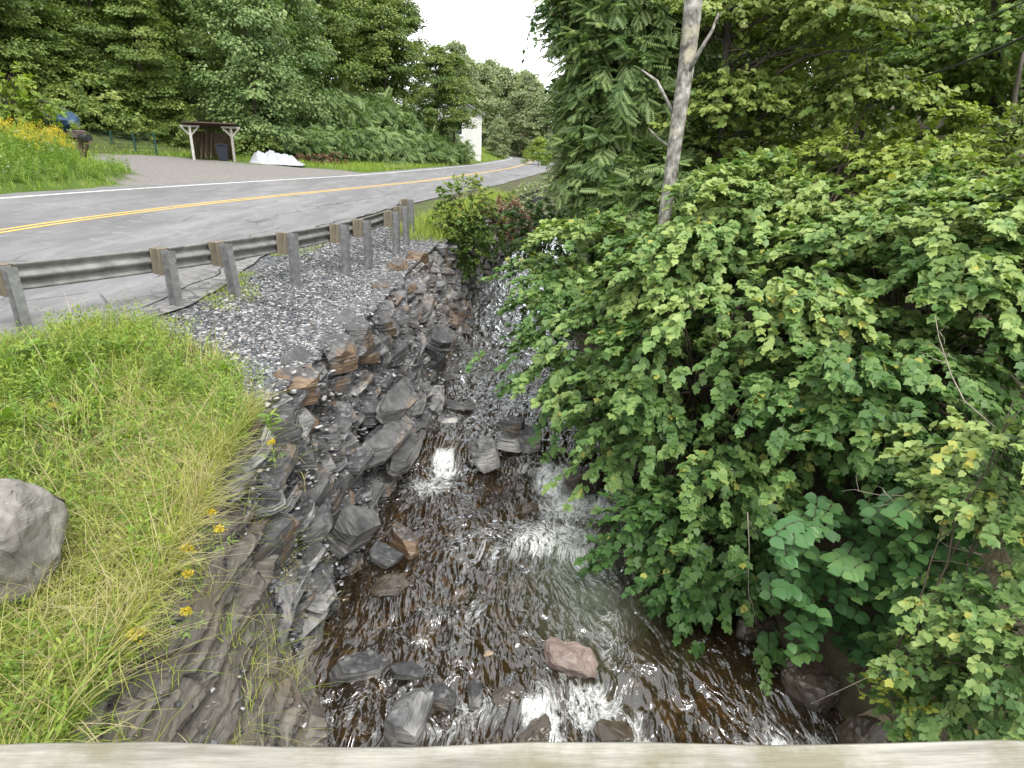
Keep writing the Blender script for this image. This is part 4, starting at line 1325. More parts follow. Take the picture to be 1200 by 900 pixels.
# knotweed: arching stems with two rows of big oval leaves
def knotweed():
    r = np.random.default_rng(31)
    root = thing('knotweed_clump', 'knotweed clump with rows of large round dark green leaves above the water', 'plant', (3.0, 5.2, -2.0))
    base = np.array(root.location)
    Ls, m_ = [], MB()
    for k in range(150):
        tip = UD(r.uniform(895, 1140), r.uniform(600, 775), r.uniform(4.3, 5.3))
        b0 = np.array([tip[0] + r.uniform(.2, .8), tip[1] + r.uniform(.2, .8), tip[2] - r.uniform(.15, .5)])
        path = limb_path(b0, tip, r, 8, .05)
        m_.tube(path - base, np.linspace(.008, .003, 8), 5)
        n = 11
        t = np.linspace(.25, 1, n)
        pos = np.stack([np.interp(t, np.linspace(0, 1, 8), path[:, c]) for c in range(3)], -1)
        d = norm(path[-1] - path[0])
        lat = norm(np.cross(d, [0, 0, 1.0]))
        sg = np.where(np.arange(n) % 2, 1., -1.)[:, None]
        ld = lat * sg * .9 + d * .35 + r.normal(0, .14, (n, 3)) + np.array([0, 0, -.22])
        nn = np.array([-.1, -.28, 1.0]) + r.normal(0, .14, (n, 3))
        Ls.append(dict(pos=pos - base, d=ld, n=nn, s=.118 * r.uniform(.75, 1.15, n), t=np.clip(r.uniform(.2, .8) + r.normal(0, .1, n), 0, .97)))
    L = cat(*Ls)
    W = L['pos'] + base
    px, py, dd = px_of(W)
    idx = np.argsort(-(L['s'] / dd) + 99 * ((py > 860) | (px > 1190)))[:280]
    mk = np.zeros(len(px), bool)
    mk[idx] = True
    TK = T_oval(.44)
    lv = [leaf_mesh('leaf', dict(pos=np.zeros((1, 3)), d=np.array([[1., 0, 0]]), n=np.array([[0., 0, 1]]), s=np.ones(1), t=np.array([tv])), TK, MT['leaf_knot']) for tv in (.1, .25, .4, .55, .7, .85)]
    for i in idx:
        d = norm(L['d'][i]); yv_ = norm(np.cross(L['n'][i], d)); nv = np.cross(d, yv_)
        q = Matrix(((d[0], yv_[0], nv[0]), (d[1], yv_[1], nv[1]), (d[2], yv_[2], nv[2])))
        s_ = float(L['s'][i])
        link('leaf', lv[int(min(5, L['t'][i] * 6))], root, loc=L['pos'][i], rot=q.to_euler(), scale=(s_, s_, s_))
    link('foliage', leaf_mesh('foliage', sel(L, ~mk), TK, MT['leaf_knot']), root, kind='stuff')
    m_.build('stems', MT['twig'], root)
knotweed()

# ------------------------------------------------------------------ trees at mid distance on the right bank
def tree(name, label, base, top, r0, els, nsp, nl, size, mat, seed, tmpl=TF, ln=.9, droop=.35, tint=(.2, .7), bark='bark', shell=.4, updir=.2, nlimb=14, group=None, jit=.35, cat_='tree', boughs=0, bough_r=.7):
    r = np.random.default_rng(seed)
    base, top = np.array(base, float), np.array(top, float)
    root = thing(name, label, cat_, base, group=group)
    m_ = MB()
    n = 12
    t = np.linspace(0, 1, n)[:, None]
    tp = (top - base) * t + r.normal(0, .015, (n, 3)) * np.linalg.norm(top - base) * np.sin(np.pi * t)
    m_.tube(tp, r0 * (1 - .75 * t[:, 0]) * (1 + .5 * np.exp(-t[:, 0] * 14)), 10)
    tk = m_.build('trunk', MT[bark], root, smooth_sh=True)
    mb = MB()
    for k in range(nlimb):
        e_ = els[k % len(els)]
        tip = np.array(e_[0]) + np.array(e_[1]) * norm(r.normal(size=3)) * .7 - base
        zt = np.clip((tip[2] - .35 * np.linalg.norm(tip[:2] - (top - base)[:2] * .5)) / max(top[2] - base[2], .1), .1, .95)
        st = np.array([np.interp(zt, t[:, 0], tp[:, c]) for c in range(3)])
        p = limb_path(st, tip, r, 7, .12)
        mb.tube(p, np.linspace(r0 * .3, r0 * .04, 7), 6)
        for _ in range(3):
            j = r.integers(2, 6)
            mb.tube(limb_path(p[j], p[j] + norm(r.normal(size=3) + [0, 0, .3]) * ln * 1.2, r, 4), np.linspace(r0 * .1, r0 * .02, 4), 4)
    mb.build('limbs', MT[bark], root, smooth_sh=True)
    if boughs:
        C, Dc = ell_pts(boughs, els, r, .3)
        k = r.integers(0, len(C), nsp)
        hz = norm(Dc * np.array([1, 1, .2]))
        off = r.normal(0, 1, (nsp, 3)) * np.array([.6, .6, .1]) * bough_r
        off[:, 2] -= .25 * (off * hz[k]).sum(1)
        P = C[k] + off
        D = norm(hz[k] * .7 + norm(off * np.array([1, 1, 0])) * .8 + r.normal(0, .2, (nsp, 3)))
    else:
        P, D = ell_pts(nsp, els, r, shell)
        D = norm(D + np.array([0, 0, updir]) + r.normal(0, .3, D.shape))
    tb = np.clip(r.uniform(tint[0], tint[1], len(P)) + .22 * fbm(P * .6 + seed, 2), 0, 1)
    lens = ln * r.uniform(.6, 1.3, len(P))
    L = sprays(P - D * lens[:, None] * .45, D, lens, nl, size, r, droop, tintb=tb, jit=jit)
    L = sel(L, L['pos'][:, 1] > 2)
    L['pos'] = L['pos'] - base
    link('crown', leaf_mesh('crown', L, tmpl, MT[mat]), root, kind='stuff')
    return root

def rb(x, y):
    return np.array([x, y, gz_right(x, y) - .1])
# slim grey trunk leaning over the stream bank
b0 = UD(770, 330, 9.6)
t0 = UD(822, -140, 9.9)
root = thing('dead_tree', 'slim pale grey tree trunk with peeling bark rising out of the maple shrub', 'tree', rb(b0[0] - .05, b0[1]))
bb = np.array(root.location)
path = [bb * 0, b0 - bb, UD(778, 260, 9.6) - bb, UD(786, 205, 9.65) - bb, UD(795, 140, 9.7) - bb, UD(804, 80, 9.75) - bb, UD(811, 20, 9.8) - bb, t0 - bb, UD(832, -420, 10) - bb]
m = MB()
m.tube(path, [.13, .095, .092, .096, .104, .112, .122, .12, .07], 12)
m.build('trunk', MT['grey_bark'], root, smooth_sh=True)
for pts, rr in (([UD(801, 95, 9.7), UD(820, 60, 9.6), UD(835, 35, 9.5), UD(842, 15, 9.5)], .035), ([UD(795, 145, 9.7), UD(770, 95, 9.8), UD(752, 82, 9.9)], .03), ([UD(790, 175, 9.7), UD(772, 163, 9.9), UD(760, 150, 10)], .02), ([UD(838, 28, 9.5), UD(846, 14, 9.4)], .012)):
    MB().tube([p - bb for p in pts], np.linspace(rr, rr * .4, len(pts)), 6).build('branch', MT['grey_bark'], root, smooth_sh=True)

# walnut-like tree with long pinnate leaves
tb_ = rb(UD(715, 300, 14)[0], 14)
tree('pinnate_tree', 'dark tree with long pinnate leaves standing between the road bend and the grey trunk', tb_, UD(730, -230, 14), .2,
     [E(725, 70, 13.5, 1.0, 1.2, 1.5), E(720, 170, 13.2, .9, 1.1, .9), E(760, 120, 13.6, .9, 1.0, 1.1), E(735, 235, 12.6, 1.0, 1.0, .6), E(705, 0, 14, .9, 1.2, 1.2), E(770, -30, 14, 1.3, 1.4, 1.5), E(770, 210, 12.4, .8, .8, .7), E(700, 120, 14.0, .7, .9, .8), E(700, 205, 13.5, .7, .8, .5)],
     1900, 9, .33, 'leaf_sumac', 41, tmpl=TC, ln=.7, droop=.5, tint=(.3, .95), jit=.25, shell=.45)
shrub('spruce_bough', 'dark drooping boughs reaching out into the sky above the road bend', 'branch', UD(690, 40, 13.5), [E(655, 12, 13.5, .45, .4, .22), E(632, 18, 13.5, .3, .3, .1), E(680, 30, 13.6, .4, .4, .3)], 60, 14, .1, 'leaf_dark', 55, ln=.5, droop=.6, stems=4, tmpl=TO)
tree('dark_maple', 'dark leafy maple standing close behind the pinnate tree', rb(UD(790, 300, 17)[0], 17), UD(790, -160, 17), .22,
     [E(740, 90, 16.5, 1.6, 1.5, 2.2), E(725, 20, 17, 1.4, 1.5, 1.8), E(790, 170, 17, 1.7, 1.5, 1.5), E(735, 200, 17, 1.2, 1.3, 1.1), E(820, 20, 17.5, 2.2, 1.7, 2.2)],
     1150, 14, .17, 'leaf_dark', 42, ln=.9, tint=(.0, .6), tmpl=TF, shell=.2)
tree('spreading_maple', 'maple with thin dark spreading limbs behind the grey trunk', rb(UD(850, 260, 13)[0], 13), UD(865, -200, 13), .12,
     [E(900, 60, 13, 1.7, 1.5, 1.1), E(960, 20, 12.5, 1.5, 1.3, 1.0), E(850, 110, 13, 1.1, 1.2, .9), E(1000, 80, 12.3, 1.0, 1.1, .9), E(900, 160, 13, 1.3, 1.2, .6), E(840, 0, 13.5, 1.4, 1.3, 1.0), E(820, 190, 13, .8, .8, .7), E(1010, -20, 12, 1.2, 1.1, .8)],
     1350, 16, .105, 'leaf_forest', 43, boughs=85, bough_r=.6, droop=.15, ln=.65, tint=(.4, 1.0), tmpl=TM, nlimb=22, shell=.3)
tree('hillside_maple', 'big yellow green maple on the hillside behind the overhead cable', rb(UD(1180, 200, 15)[0], 15), UD(1170, -220, 15), .25,
     [E(1130, 60, 14.5, 1.4, 1.4, 1.2), E(1190, 20, 13.5, 1.4, 1.3, 1.1), E(1100, 0, 15, 1.5, 1.4, 1.2), E(1180, 110, 14, 1.3, 1.2, .8), E(1120, 130, 15, 1.2, 1.2, .8), E(1050, 40, 16, 1.2, 1.2, 1.0)],
     1150, 16, .11, 'leaf_yellowgreen', 44, boughs=70, bough_r=.65, droop=.15, ln=.65, tint=(.1, .6), tmpl=TM, shell=.3)
tree('hazel_tree', 'rounded green bushy tree on the right slope below the hillside maple', rb(UD(1200, 220, 11)[0], 11.5), UD(1200, 60, 11.5), .1,
     [E(1170, 210, 11, 1.2, 1.1, .7), E(1200, 170, 10.5, .9, .9, .7), E(1140, 260, 10, 1.0, .9, .5)],
     360, 15, .1, 'leaf_forest', 45, ln=.6, tint=(.4, .95), tmpl=TO, shell=.4)
for k, (px, D, h, sd) in enumerate(((880, 24, 11, 46), (1000, 22, 12, 47), (1130, 24, 12, 48), (820, 30, 13, 49), (950, 34, 14, 50), (1080, 34, 15, 51), (1230, 24, 12, 52))):
    x = UD(px, 200, D)[0]
    bs = rb(x, D)
    c = bs + np.array([0, 0, h * .55])
    tree('forest_tree', ['shaded dark tree standing in the wood above the right bank'][0], bs, bs + np.array([.3, .2, h]), .2,
         [(c + np.array([0, 0, 1.5]), (3.2, 2.8, h * .36)), (c + np.array([-1.5, -.5, -1.5]), (2.4, 2.2, 2.4)), (c + np.array([1.6, 0, -2]), (2.4, 2.2, 2.4)), (c + np.array([0, -.6, -4]), (2.6, 2.0, 1.8))],
         760, 14, .24, 'leaf_forest', sd, ln=1.2, tint=(.0, .8), shell=.3, group='dark trees in the wood above the right bank')

# ------------------------------------------------------------------ shrubs and brush on the stream-side bank beyond the guardrail
shrub('bank_bush', 'bright green leafy bush growing at the end of the guardrail', 'shrub', (UD(545, 290, 18.5)[0], 18.5, -.3),
      [E(545, 235, 18.5, .75, .8, .75), E(520, 262, 18, .5, .6, .5), E(570, 262, 18.5, .55, .6, .5), E(555, 290, 18, .55, .5, .6)], 300, 12, .11, 'leaf_yellowgreen', 61, ln=.5, tmpl=TO, tint=(.1, .7))
shrub('withered_brush', 'withered reddish brown brush hanging over the top of the far wall', 'shrub', (UD(592, 260, 22)[0], 22, -.5),
      [E(585, 245, 22, .85, .7, .4), E(610, 262, 21.5, .6, .6, .45), E(640, 258, 22.5, .6, .6, .35)], 200, 12, .11, 'leaf_red', 62, ln=.5, tmpl=TF, tint=(.1, .9), stemmat='twig')
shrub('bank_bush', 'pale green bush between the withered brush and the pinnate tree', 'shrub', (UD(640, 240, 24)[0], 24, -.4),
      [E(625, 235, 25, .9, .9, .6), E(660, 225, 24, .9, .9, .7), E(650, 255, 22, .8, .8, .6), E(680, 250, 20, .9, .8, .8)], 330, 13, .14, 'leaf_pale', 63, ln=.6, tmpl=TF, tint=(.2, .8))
shrub('wall_vegetation', 'mossy green plants hanging down the far part of the stone wall', 'plant', (float(foot(19)), 19, -1.2),
      [(np.array([-1.6, 17.8, -.6]), (.35, .8, .5)), (np.array([-1.5, 19.5, -.8]), (.35, 1.0, .6)), (np.array([-1.2, 21.5, -.7]), (.4, 1.2, .7)), (np.array([-.7, 24, -.8]), (.5, 1.5, .8)), (np.array([-.2, 27, -.6]), (.8, 2, .9))], 300, 12, .1, 'leaf_dark', 64, ln=.4, tmpl=TO, tint=(.3, 1.0))

# mossy rougher wall beyond the slabs
def farwall():
    root = thing('stone_wall', 'old dark mossy stone wall under the leaning bushes, farther upstream', 'stone wall', (float(foot(20)), 20, -2.4))
    ri = Vector(root.location)
    r = random.Random(3)
    k = 0
    z = -2.4
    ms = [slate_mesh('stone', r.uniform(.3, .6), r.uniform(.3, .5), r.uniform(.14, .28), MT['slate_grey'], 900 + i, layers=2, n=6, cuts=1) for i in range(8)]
    while z < -.25:
        y = 17.4 + r.uniform(0, .3)
        while y < 27:
            t = (z - float(lipz(y))) / (-2.9 - float(lipz(y)))
            x = float(lip(y)) + (float(foot(y)) - float(lip(y))) * max(0, t) - .05 + r.uniform(-.1, .1)
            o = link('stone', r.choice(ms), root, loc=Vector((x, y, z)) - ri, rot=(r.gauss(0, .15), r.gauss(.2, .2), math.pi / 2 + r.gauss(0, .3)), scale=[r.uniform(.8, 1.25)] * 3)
            y += r.uniform(.36, .6)
            k += 1
        z += .24
farwall()

# ------------------------------------------------------------------ far woods and shrubs beyond the road
def crown_variant(seed, R_, H, n_clump, n_leaf, size, mat, low=0.0, tmpl=TF, flat_=.4, tint=(.1, .8)):
    """a full crown around the origin; height 0..H; leaves grouped in flattened layered clumps"""
    r = np.random.default_rng(seed)
    u = r.random(n_clump)
    z = H * (low + (1 - low) * u)
    prof_ = np.sin(np.pi * np.clip((z / H) * .8 + .2, 0, 1)) ** .6
    th = r.uniform(0, 2 * np.pi, n_clump)
    rad = R_ * prof_ * (.45 + .55 * r.random(n_clump) ** .6) * (1 + .25 * np.sin(3 * th + seed) * r.random())
    C = np.stack([rad * np.cos(th), rad * np.sin(th), z], -1)
    cr = R_ * r.uniform(.2, .4, n_clump)
    k = np.repeat(np.arange(n_clump), n_leaf)
    q = norm(r.normal(size=(len(k), 3))) * (r.random(len(k)) ** .45)[:, None]
    P = C[k] + q * cr[k][:, None] * np.array([1, 1, flat_])
    out = norm(C * np.array([1, 1, 0]) + 1e-6)[k]
    P[:, 2] -= .25 * (q[:, 0] ** 2 + q[:, 1] ** 2) * cr[k]
    d = norm(out * .6 + q * .6 + r.normal(0, .4, q.shape) - np.array([0, 0, .45]))
    n = np.array([0, 0, .9]) + out * .5 + r.normal(0, .35, q.shape)
    tb = r.uniform(tint[0], tint[1], n_clump)
    t = np.clip(tb[k] + r.normal(0, .12, len(k)), 0, 1)
    return leaf_mesh('crown', dict(pos=P, d=d, n=n, s=size * r.uniform(.6, 1.3, len(k)), t=t), tmpl, MT[mat])
def trunk_variant(seed, H, r0, n=8, limbs=12, R_=3, bark='bark'):
    r = np.random.default_rng(seed)
    m_ = MB()
    t = np.linspace(0, 1, n)[:, None]
    tp = np.array([[0, 0, H]]) * t + r.normal(0, .02 * H, (n, 3)) * [1, 1, 0] * t
    m_.tube(tp, r0 * (1 - .8 * t[:, 0]), 8)
    for _ in range(limbs):
        h = r.uniform(.25, .9)
        a = r.uniform(0, 6.28)
        st = np.array([np.interp(h, t[:, 0], tp[:, c]) for c in range(3)])
        tip = st + np.array([math.cos(a), math.sin(a), .45]) * R_ * r.uniform(.4, .8)
        m_.tube(limb_path(st, tip, r, 5), np.linspace(r0 * .3, r0 * .06, 5), 5)
    return m_.mesh('trunk', MT[bark], True)
CV = {
    'maple': [(crown_variant(200 + k, 4.2, 12.5, 125, 190, .24, 'leaf_forest', low=.0, flat_=.3), trunk_variant(300 + k, 10.5, .24)) for k in range(4)],
    'tall': [(crown_variant(210 + k, 3.4, 14, 120, 120, .24, 'leaf_forest', low=.3), trunk_variant(310 + k, 13, .2)) for k in range(3)],
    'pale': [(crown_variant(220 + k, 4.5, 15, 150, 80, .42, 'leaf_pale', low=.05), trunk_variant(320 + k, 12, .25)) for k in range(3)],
    'ash': [(crown_variant(230 + k, 3.0, 11, 260, 75, .2, 'leaf_sumac', low=.05, tint=(.3, 1.0)), trunk_variant(330 + k, 10, .14, bark='twig')) for k in range(2)],
    'sumac': [(crown_variant(240 + k, 1.7, 2.3, 46, 10, .62, 'leaf_sumac', low=.15, tmpl=TC, flat_=.3, tint=(.2, .9)), trunk_variant(340 + k, 1.7, .04, limbs=8, R_=1.2, bark='twig')) for k in range(4)],
    'bush': [(crown_variant(250 + k, 1.4, 1.9, 50, 50, .17, 'leaf_forest', low=.0, tint=(.2, 1)), trunk_variant(350 + k, 1.4, .04, limbs=7, R_=1.0, bark='twig')) for k in range(3)],
    'bright': [(crown_variant(260, 2.2, 4.2, 60, 50, .25, 'leaf_bright', low=.1, tint=(.1, .8)), trunk_variant(360, 3.5, .07, bark='twig'))],
}
tcount = {}
def far_tree(kind, name, label, px, D, sc=1.0, group=None, dz=0.0, cat_='tree', z=None, sz=None, x=None):
    k = tcount.get(kind, 0)
    tcount[kind] = k + 1
    cm, tm = CV[kind][k % len(CV[kind])]
    x = UD(px, 170, D)[0] if x is None else x
    zz = (gz_left(x, D) if x < xc(D) + 3 else gz_right(x, D)) if z is None else z
    o = thing(name, label, cat_, (x, D, zz - .15 + dz), random.uniform(0, 6.28), group)
    o.scale = (sc, sc, sz or sc * random.uniform(.92, 1.1))
    link('trunk', tm, o)
    link('crown', cm, o, kind='stuff')
    return o
ed = 'dense dark maple at the edge of the wood behind the gravel pull-off'
for px, D, sc in ((-60, 38, .9), (-20, 37, .75), (25, 38, .7), (62, 41, .6), (100, 43, .62), (140, 44, .7), (180, 44, .62), (20, 44, 1.1), (95, 47, 1.15), (165, 48, 1.05), (225, 52, 1.1), (-10, 54, 1.4), (70, 58, 1.5), (150, 60, 1.5), (230, 63, 1.5), (300, 66, 1.5), (-90, 52, 1.4), (360, 70, 1.4)):
    lab = {25: 'maple hanging low over the goldenrod patch', 62: 'maple leaning over the dark blue tarp', 100: 'maple rising straight behind the braced mailbox', 140: 'maple right behind the low green wire fence', 180: 'maple between the wire fence and the woodshed', 225: 'tall maple overtopping the woodshed roof'}.get(px, ed)
    far_tree('maple', 'maple_tree', lab, px, D, sc, 'maples at the edge of the wood')
far_tree('ash', 'ash_tree', 'lighter green feathery tree standing right behind the woodshed', 302, 47, 1.12)
far_tree('ash', 'ash_tree', 'lighter green feathery tree above the withered brush and white sheet', 345, 52, 1.05)
for px, D, sc in ((385, 66, 1.05), (420, 74, 1.2), (455, 72, 1.0), (474, 76, 1.0), (400, 84, 1.35), (440, 92, 1.3)):
    far_tree('tall', 'tall_tree', 'tall tree with bare lower trunk on the slope above the shrub bank', px, D, sc, 'tall trees on the slope above the shrub bank')
far_tree('tall', 'leaning_tree', 'leaning tree drooping its branches in front of the white house', 512, 66, .72)
far_tree('tall', 'leaning_tree', 'slimmer tree with drooping crown hiding the roof of the white house', 532, 67, .66, dz=.9)
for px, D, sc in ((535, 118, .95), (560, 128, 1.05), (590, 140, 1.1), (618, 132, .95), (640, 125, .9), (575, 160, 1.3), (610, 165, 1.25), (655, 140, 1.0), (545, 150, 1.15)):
    far_tree('pale', 'far_tree', 'pale green tree, haze painted into its leaves, standing beyond the road bend and the white house', px, D, sc, 'trees beyond the road bend')
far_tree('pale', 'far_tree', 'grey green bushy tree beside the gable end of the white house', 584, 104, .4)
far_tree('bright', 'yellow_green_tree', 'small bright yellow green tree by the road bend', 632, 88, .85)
sb = 'sumac shrub on the bank beside the road'
for px, D, sc in ((330, 47, 1.0), (352, 48, 1.05), (376, 50, 1.1), (398, 51, 1.1), (420, 53, 1.2), (444, 54, 1.2), (466, 57, 1.3), (490, 59, 1.2), (510, 62, 1.1), (525, 66, 1.0), (365, 55, 1.5), (405, 58, 1.6), (440, 62, 1.7), (480, 66, 1.7), (330, 53, 1.4), (505, 70, 1.5), (425, 68, 1.9), (465, 73, 1.9), (525, 73, 1.2), (538, 69, .9), (500, 63, 1.2)):
    lab = {330: 'sumac shrub just behind the white plastic sheet', 376: 'sumac shrub right behind the withered roadside brush', 444: 'sumac shrub behind the small black mailbox', 525: 'sumac shrub at the foot of the track to the white house'}.get(px if sc < 1.3 and D < 67 else 0, sb)
    far_tree('sumac', 'sumac_shrub', lab, px, D, sc, 'sumac shrubs on the bank beside the road', cat_='shrub')
for px, D, sc in ((205, 43, .7), (222, 44.5, .8), (288, 45, .9), (185, 42, .55), (160, 41, .55), (312, 45, .8), (75, 40, 1.6), (100, 41, 1.7), (128, 41.5, 1.6), (150, 43, 1.6), (60, 42, 1.8), (110, 43.5, 2.0), (175, 44.5, 1.5), (90, 45, 2.2), (135, 46, 2.2), (95, 38.5, .9), (118, 39, .9), (82, 38, 1.0), (140, 40, .9), (60, 36, .9), (35, 34, .8), (5, 33, 1.0)):
    far_tree('bush', 'bush', 'low green bush at the foot of the wood behind the gravel pull-off', px, D, sc, 'low bushes at the foot of the wood', cat_='shrub')

# ------------------------------------------------------------------ grass
def blades(P, h, w, r, lean=.5, tint=(.1, .8), seg=3):
    n = len(P)
    a = r.uniform(0, 6.28, n)
    dirv = np.stack([np.cos(a), np.sin(a), a * 0], -1)
    lat = np.stack([-np.sin(a + r.normal(0, .6, n)), np.cos(a), a * 0], -1)
    bend = lean * r.uniform(.2, 1.2, n)
    Vs = []
    for s_ in range(seg + 1):
        t = s_ / seg
        c = P + dirv * (h * bend * t ** 1.8)[:, None] + np.array([0, 0, 1.0]) * (h * (t - .35 * bend * t * t))[:, None]
        ww = (w * (1 - t ** 1.4) + .0006)[:, None]
        Vs += [c + lat * ww, c - lat * ww]
    V = np.stack(Vs, 1)
    k = 2 * (seg + 1)
    q = np.array([(2 * i, 2 * i + 1, 2 * i + 3, 2 * i + 2) for i in range(seg)])
    Q = np.arange(n)[:, None, None] * k + q[None]
    t = np.clip(r.uniform(tint[0], tint[1], n), 0, 1)
    return V.reshape(-1, 3), Q.reshape(-1, 4), np.repeat(t, k)
def merge(parts):
    V, Q, T, k = [], [], [], 0
    for v, q, t in parts:
        V.append(v); Q.append(q + k); T.append(t)
        k += len(v)
    return np.concatenate(V), np.concatenate(Q), np.concatenate(T)

def near_grass():
    r = np.random.default_rng(77)
    def area(n, edge_=0.0):
        y = r.uniform(1.6, 7.2, n * 3)
        x = lip(y) + .12 - 4.5 * r.random(n * 3) ** 1.5
        ok = (gravel_side(x, y) < r.normal(.0, .22, n * 3) + edge_) & (x < -1.9)
        gxv = np.polyval(pf, np.maximum(y, B[0, 1]))
        ok &= x > gxv + .15 - np.maximum(0, B[0, 1] - y) * .4
        x, y = x[ok][:n], y[ok][:n]
        return np.stack([x, y, left_z(x, y)[0] - .02], -1)
    parts = []
    TF_ = area(1500)
    tk_ = np.repeat(np.arange(len(TF_)), 13)
    Pt0 = TF_[tk_] + r.normal(0, .03, (len(tk_), 3)) * [1, 1, 0]
    ht = np.clip(.2 + .3 * fbm(TF_ * np.array([1.1, 1.1, 0]) + 6, 2), .1, .6)[tk_] * r.uniform(.6, 1.25, len(tk_))
    tt_ = np.clip(.45 + .5 * fbm(TF_ * np.array([.9, .9, 0]) + 14, 3), 0, 1)[tk_]
    for q0, q1 in ((0, .35), (.35, .6), (.6, 1.01)):
        mk = (tt_ >= q0) & (tt_ < q1)
        parts.append(blades(Pt0[mk], ht[mk], .0038 * np.ones(mk.sum()), r, 1.2, (q0, min(1, q1 + .25))))
    P = area(14000)
    c = fbm(P * np.array([1.6, 1.6, 0]) + 4, 3)
    edge_d = lip(P[:, 1]) - P[:, 0]
    h = (.16 + .14 * c + .10 * r.random(len(P))) * (1 + .3 * (edge_d < .4))
    for lo_, hi_, t_ in ((-2, -.12, (.02, .38)), (-.12, .12, (.18, .62)), (.12, 2, (.35, .85))):
        c2 = fbm(P * np.array([.8, .8, 0]) + 14, 3)
        mk = (c2 > lo_) & (c2 <= hi_) & (fbm(P * np.array([2.2, 2.2, 0]) + 24, 2) > -.1)
        parts.append(blades(P[mk], np.clip(h[mk], .05, .5), .0035 * np.ones(mk.sum()), r, .9, t_))
    dry = area(11000)
    dry = dry[(lip(dry[:, 1]) - dry[:, 0] < 1.3) & (dry[:, 1] < 5.6)]
    parts.append(blades(dry, r.uniform(.25, .55, len(dry)), .0025 * np.ones(len(dry)), r, 1.3, (.62, 1.0), seg=4))
    tall = area(500)
    parts.append(blades(tall, r.uniform(.4, .75, len(tall)), .003 * np.ones(len(tall)), r, 1.2, (.5, 1.0), seg=4))
    # tufts on the outcrop and hanging over the wall
    n = 1500
    n = 3800
    y = r.uniform(2.2, 6.0, n)
    t = r.random(n) ** 1.9
    ok = fbm(np.stack([y * 3, t * 6, t * 0], -1), 2) > .05
    y, t = y[ok], t[ok]
    Pt = np.stack([lip(y) + (foot(y) - lip(y)) * t ** .85 + .06, y, lipz(y) + (-3 - lipz(y)) * t], -1)
    parts.append(blades(Pt, r.uniform(.1, .32, len(Pt)), .003 * np.ones(len(Pt)), r, 1.5, (.3, 1.0)))
    V, Q, T = merge(parts)
    o = link('grass', mesh_np('grass', V, [Q], MT['grass'], tint=T))
    tag(o, 'long green and straw coloured grass on the bank between bridge and guardrail', 'grass', kind='stuff')
    # feathery weeds: short upright stems with narrow leaves
    P = area(2600, -.1)
    c = fbm(P * np.array([.9, .9, 0]) + 9, 2)
    P = P[c > -.1]
    n = len(P)
    D = norm(np.array([0, 0, 1.0]) + r.normal(0, .22, (n, 3)))
    L = sprays(P, D, r.uniform(.18, .42, n), 18, .06, r, 0.05, up=.5, tintb=np.clip(r.uniform(.25, .95, n), 0, 1), jit=.5, back=.1)
    o = link('weeds', leaf_mesh('weeds', L, T_lance(.14), MT['weed']))
    tag(o, 'low feathery bright green weeds among the grass of the near bank', 'weeds', kind='stuff')
near_grass()

def verge_grass():
    r = np.random.default_rng(78)
    parts = []
    # far verge of the road and lawn by the house
    def add(n, ya, yb, sa, sb_, h, w, tint, dens=None):
        y = r.uniform(ya, yb, n)
        s_ = r.uniform(sa, sb_, n)
        x = xc(y) - s_ / cosh_(y)
        ok = ~in_poly(x, y, drv)
        x, y = x[ok], y[ok]
        P = np.stack([x, y, left_z(x, y)[0] - .02], -1)
        hh = h * r.uniform(.6, 1.3, len(P))
        parts.append(blades(P, hh, np.full(len(P), w), r, .7, tint))
    add(9000, 10, 30, 4.5, 9, .28, .009, (.05, .6))
    add(5000, 28, 46, 12, 18, .3, .014, (.05, .5))
    add(6000, 40, 62, 4.5, 10, .3, .016, (.1, .6))
    add(9000, 58, 130, 4.5, 12, .22, .03, (.2, .7))
    V, Q, T = merge(parts)
    o = link('verge_grass', mesh_np('verge_grass', V, [Q], MT['grass'], tint=T))
    tag(o, 'green grass along the far verge of the road', 'grass', kind='stuff')
    # stream side bank beyond the slabs
    parts.clear()
    n = 5200
    y = r.uniform(15.2, 32, n)
    x = lip(y) + .15 - r.random(n) * 1.5
    P = np.stack([x, y, left_z(np.minimum(x, lip(y) - .01), y)[0] - .02], -1)
    ok = (P[:, 1] > 16.5 + .8 * fbm(P * 2, 2))
    P = P[ok]
    parts.append(blades(P, .42 * r.uniform(.5, 1.4, len(P)), np.full(len(P), .008), r, .9, (.3, .75)))
    n = 900                                # thin tufts along the pavement edge
    y = r.uniform(6, 16, n)
    x = xc(y) + near_w(y) / cosh_(y) + r.uniform(-.05, .6, n) ** 1
    P = np.stack([x, y, left_z(x, y)[0]], -1)
    P = P[fbm(P * 1.1 + 3, 2) > .05]
    k = np.repeat(np.arange(len(P)), 9)
    P = P[k] + r.normal(0, .06, (len(k), 3)) * [1, 1, 0]
    parts.append(blades(P, .05 * r.uniform(.5, 1.6, len(P)), np.full(len(P), .004), r, 1.0, (.35, .75)))
    V, Q, T = merge(parts)
    o = link('bank_grass', mesh_np('bank_grass', V, [Q], MT['grass'], tint=T))
    tag(o, 'yellow green grass on the stream bank at the end of the guardrail', 'grass', kind='stuff')
verge_grass()

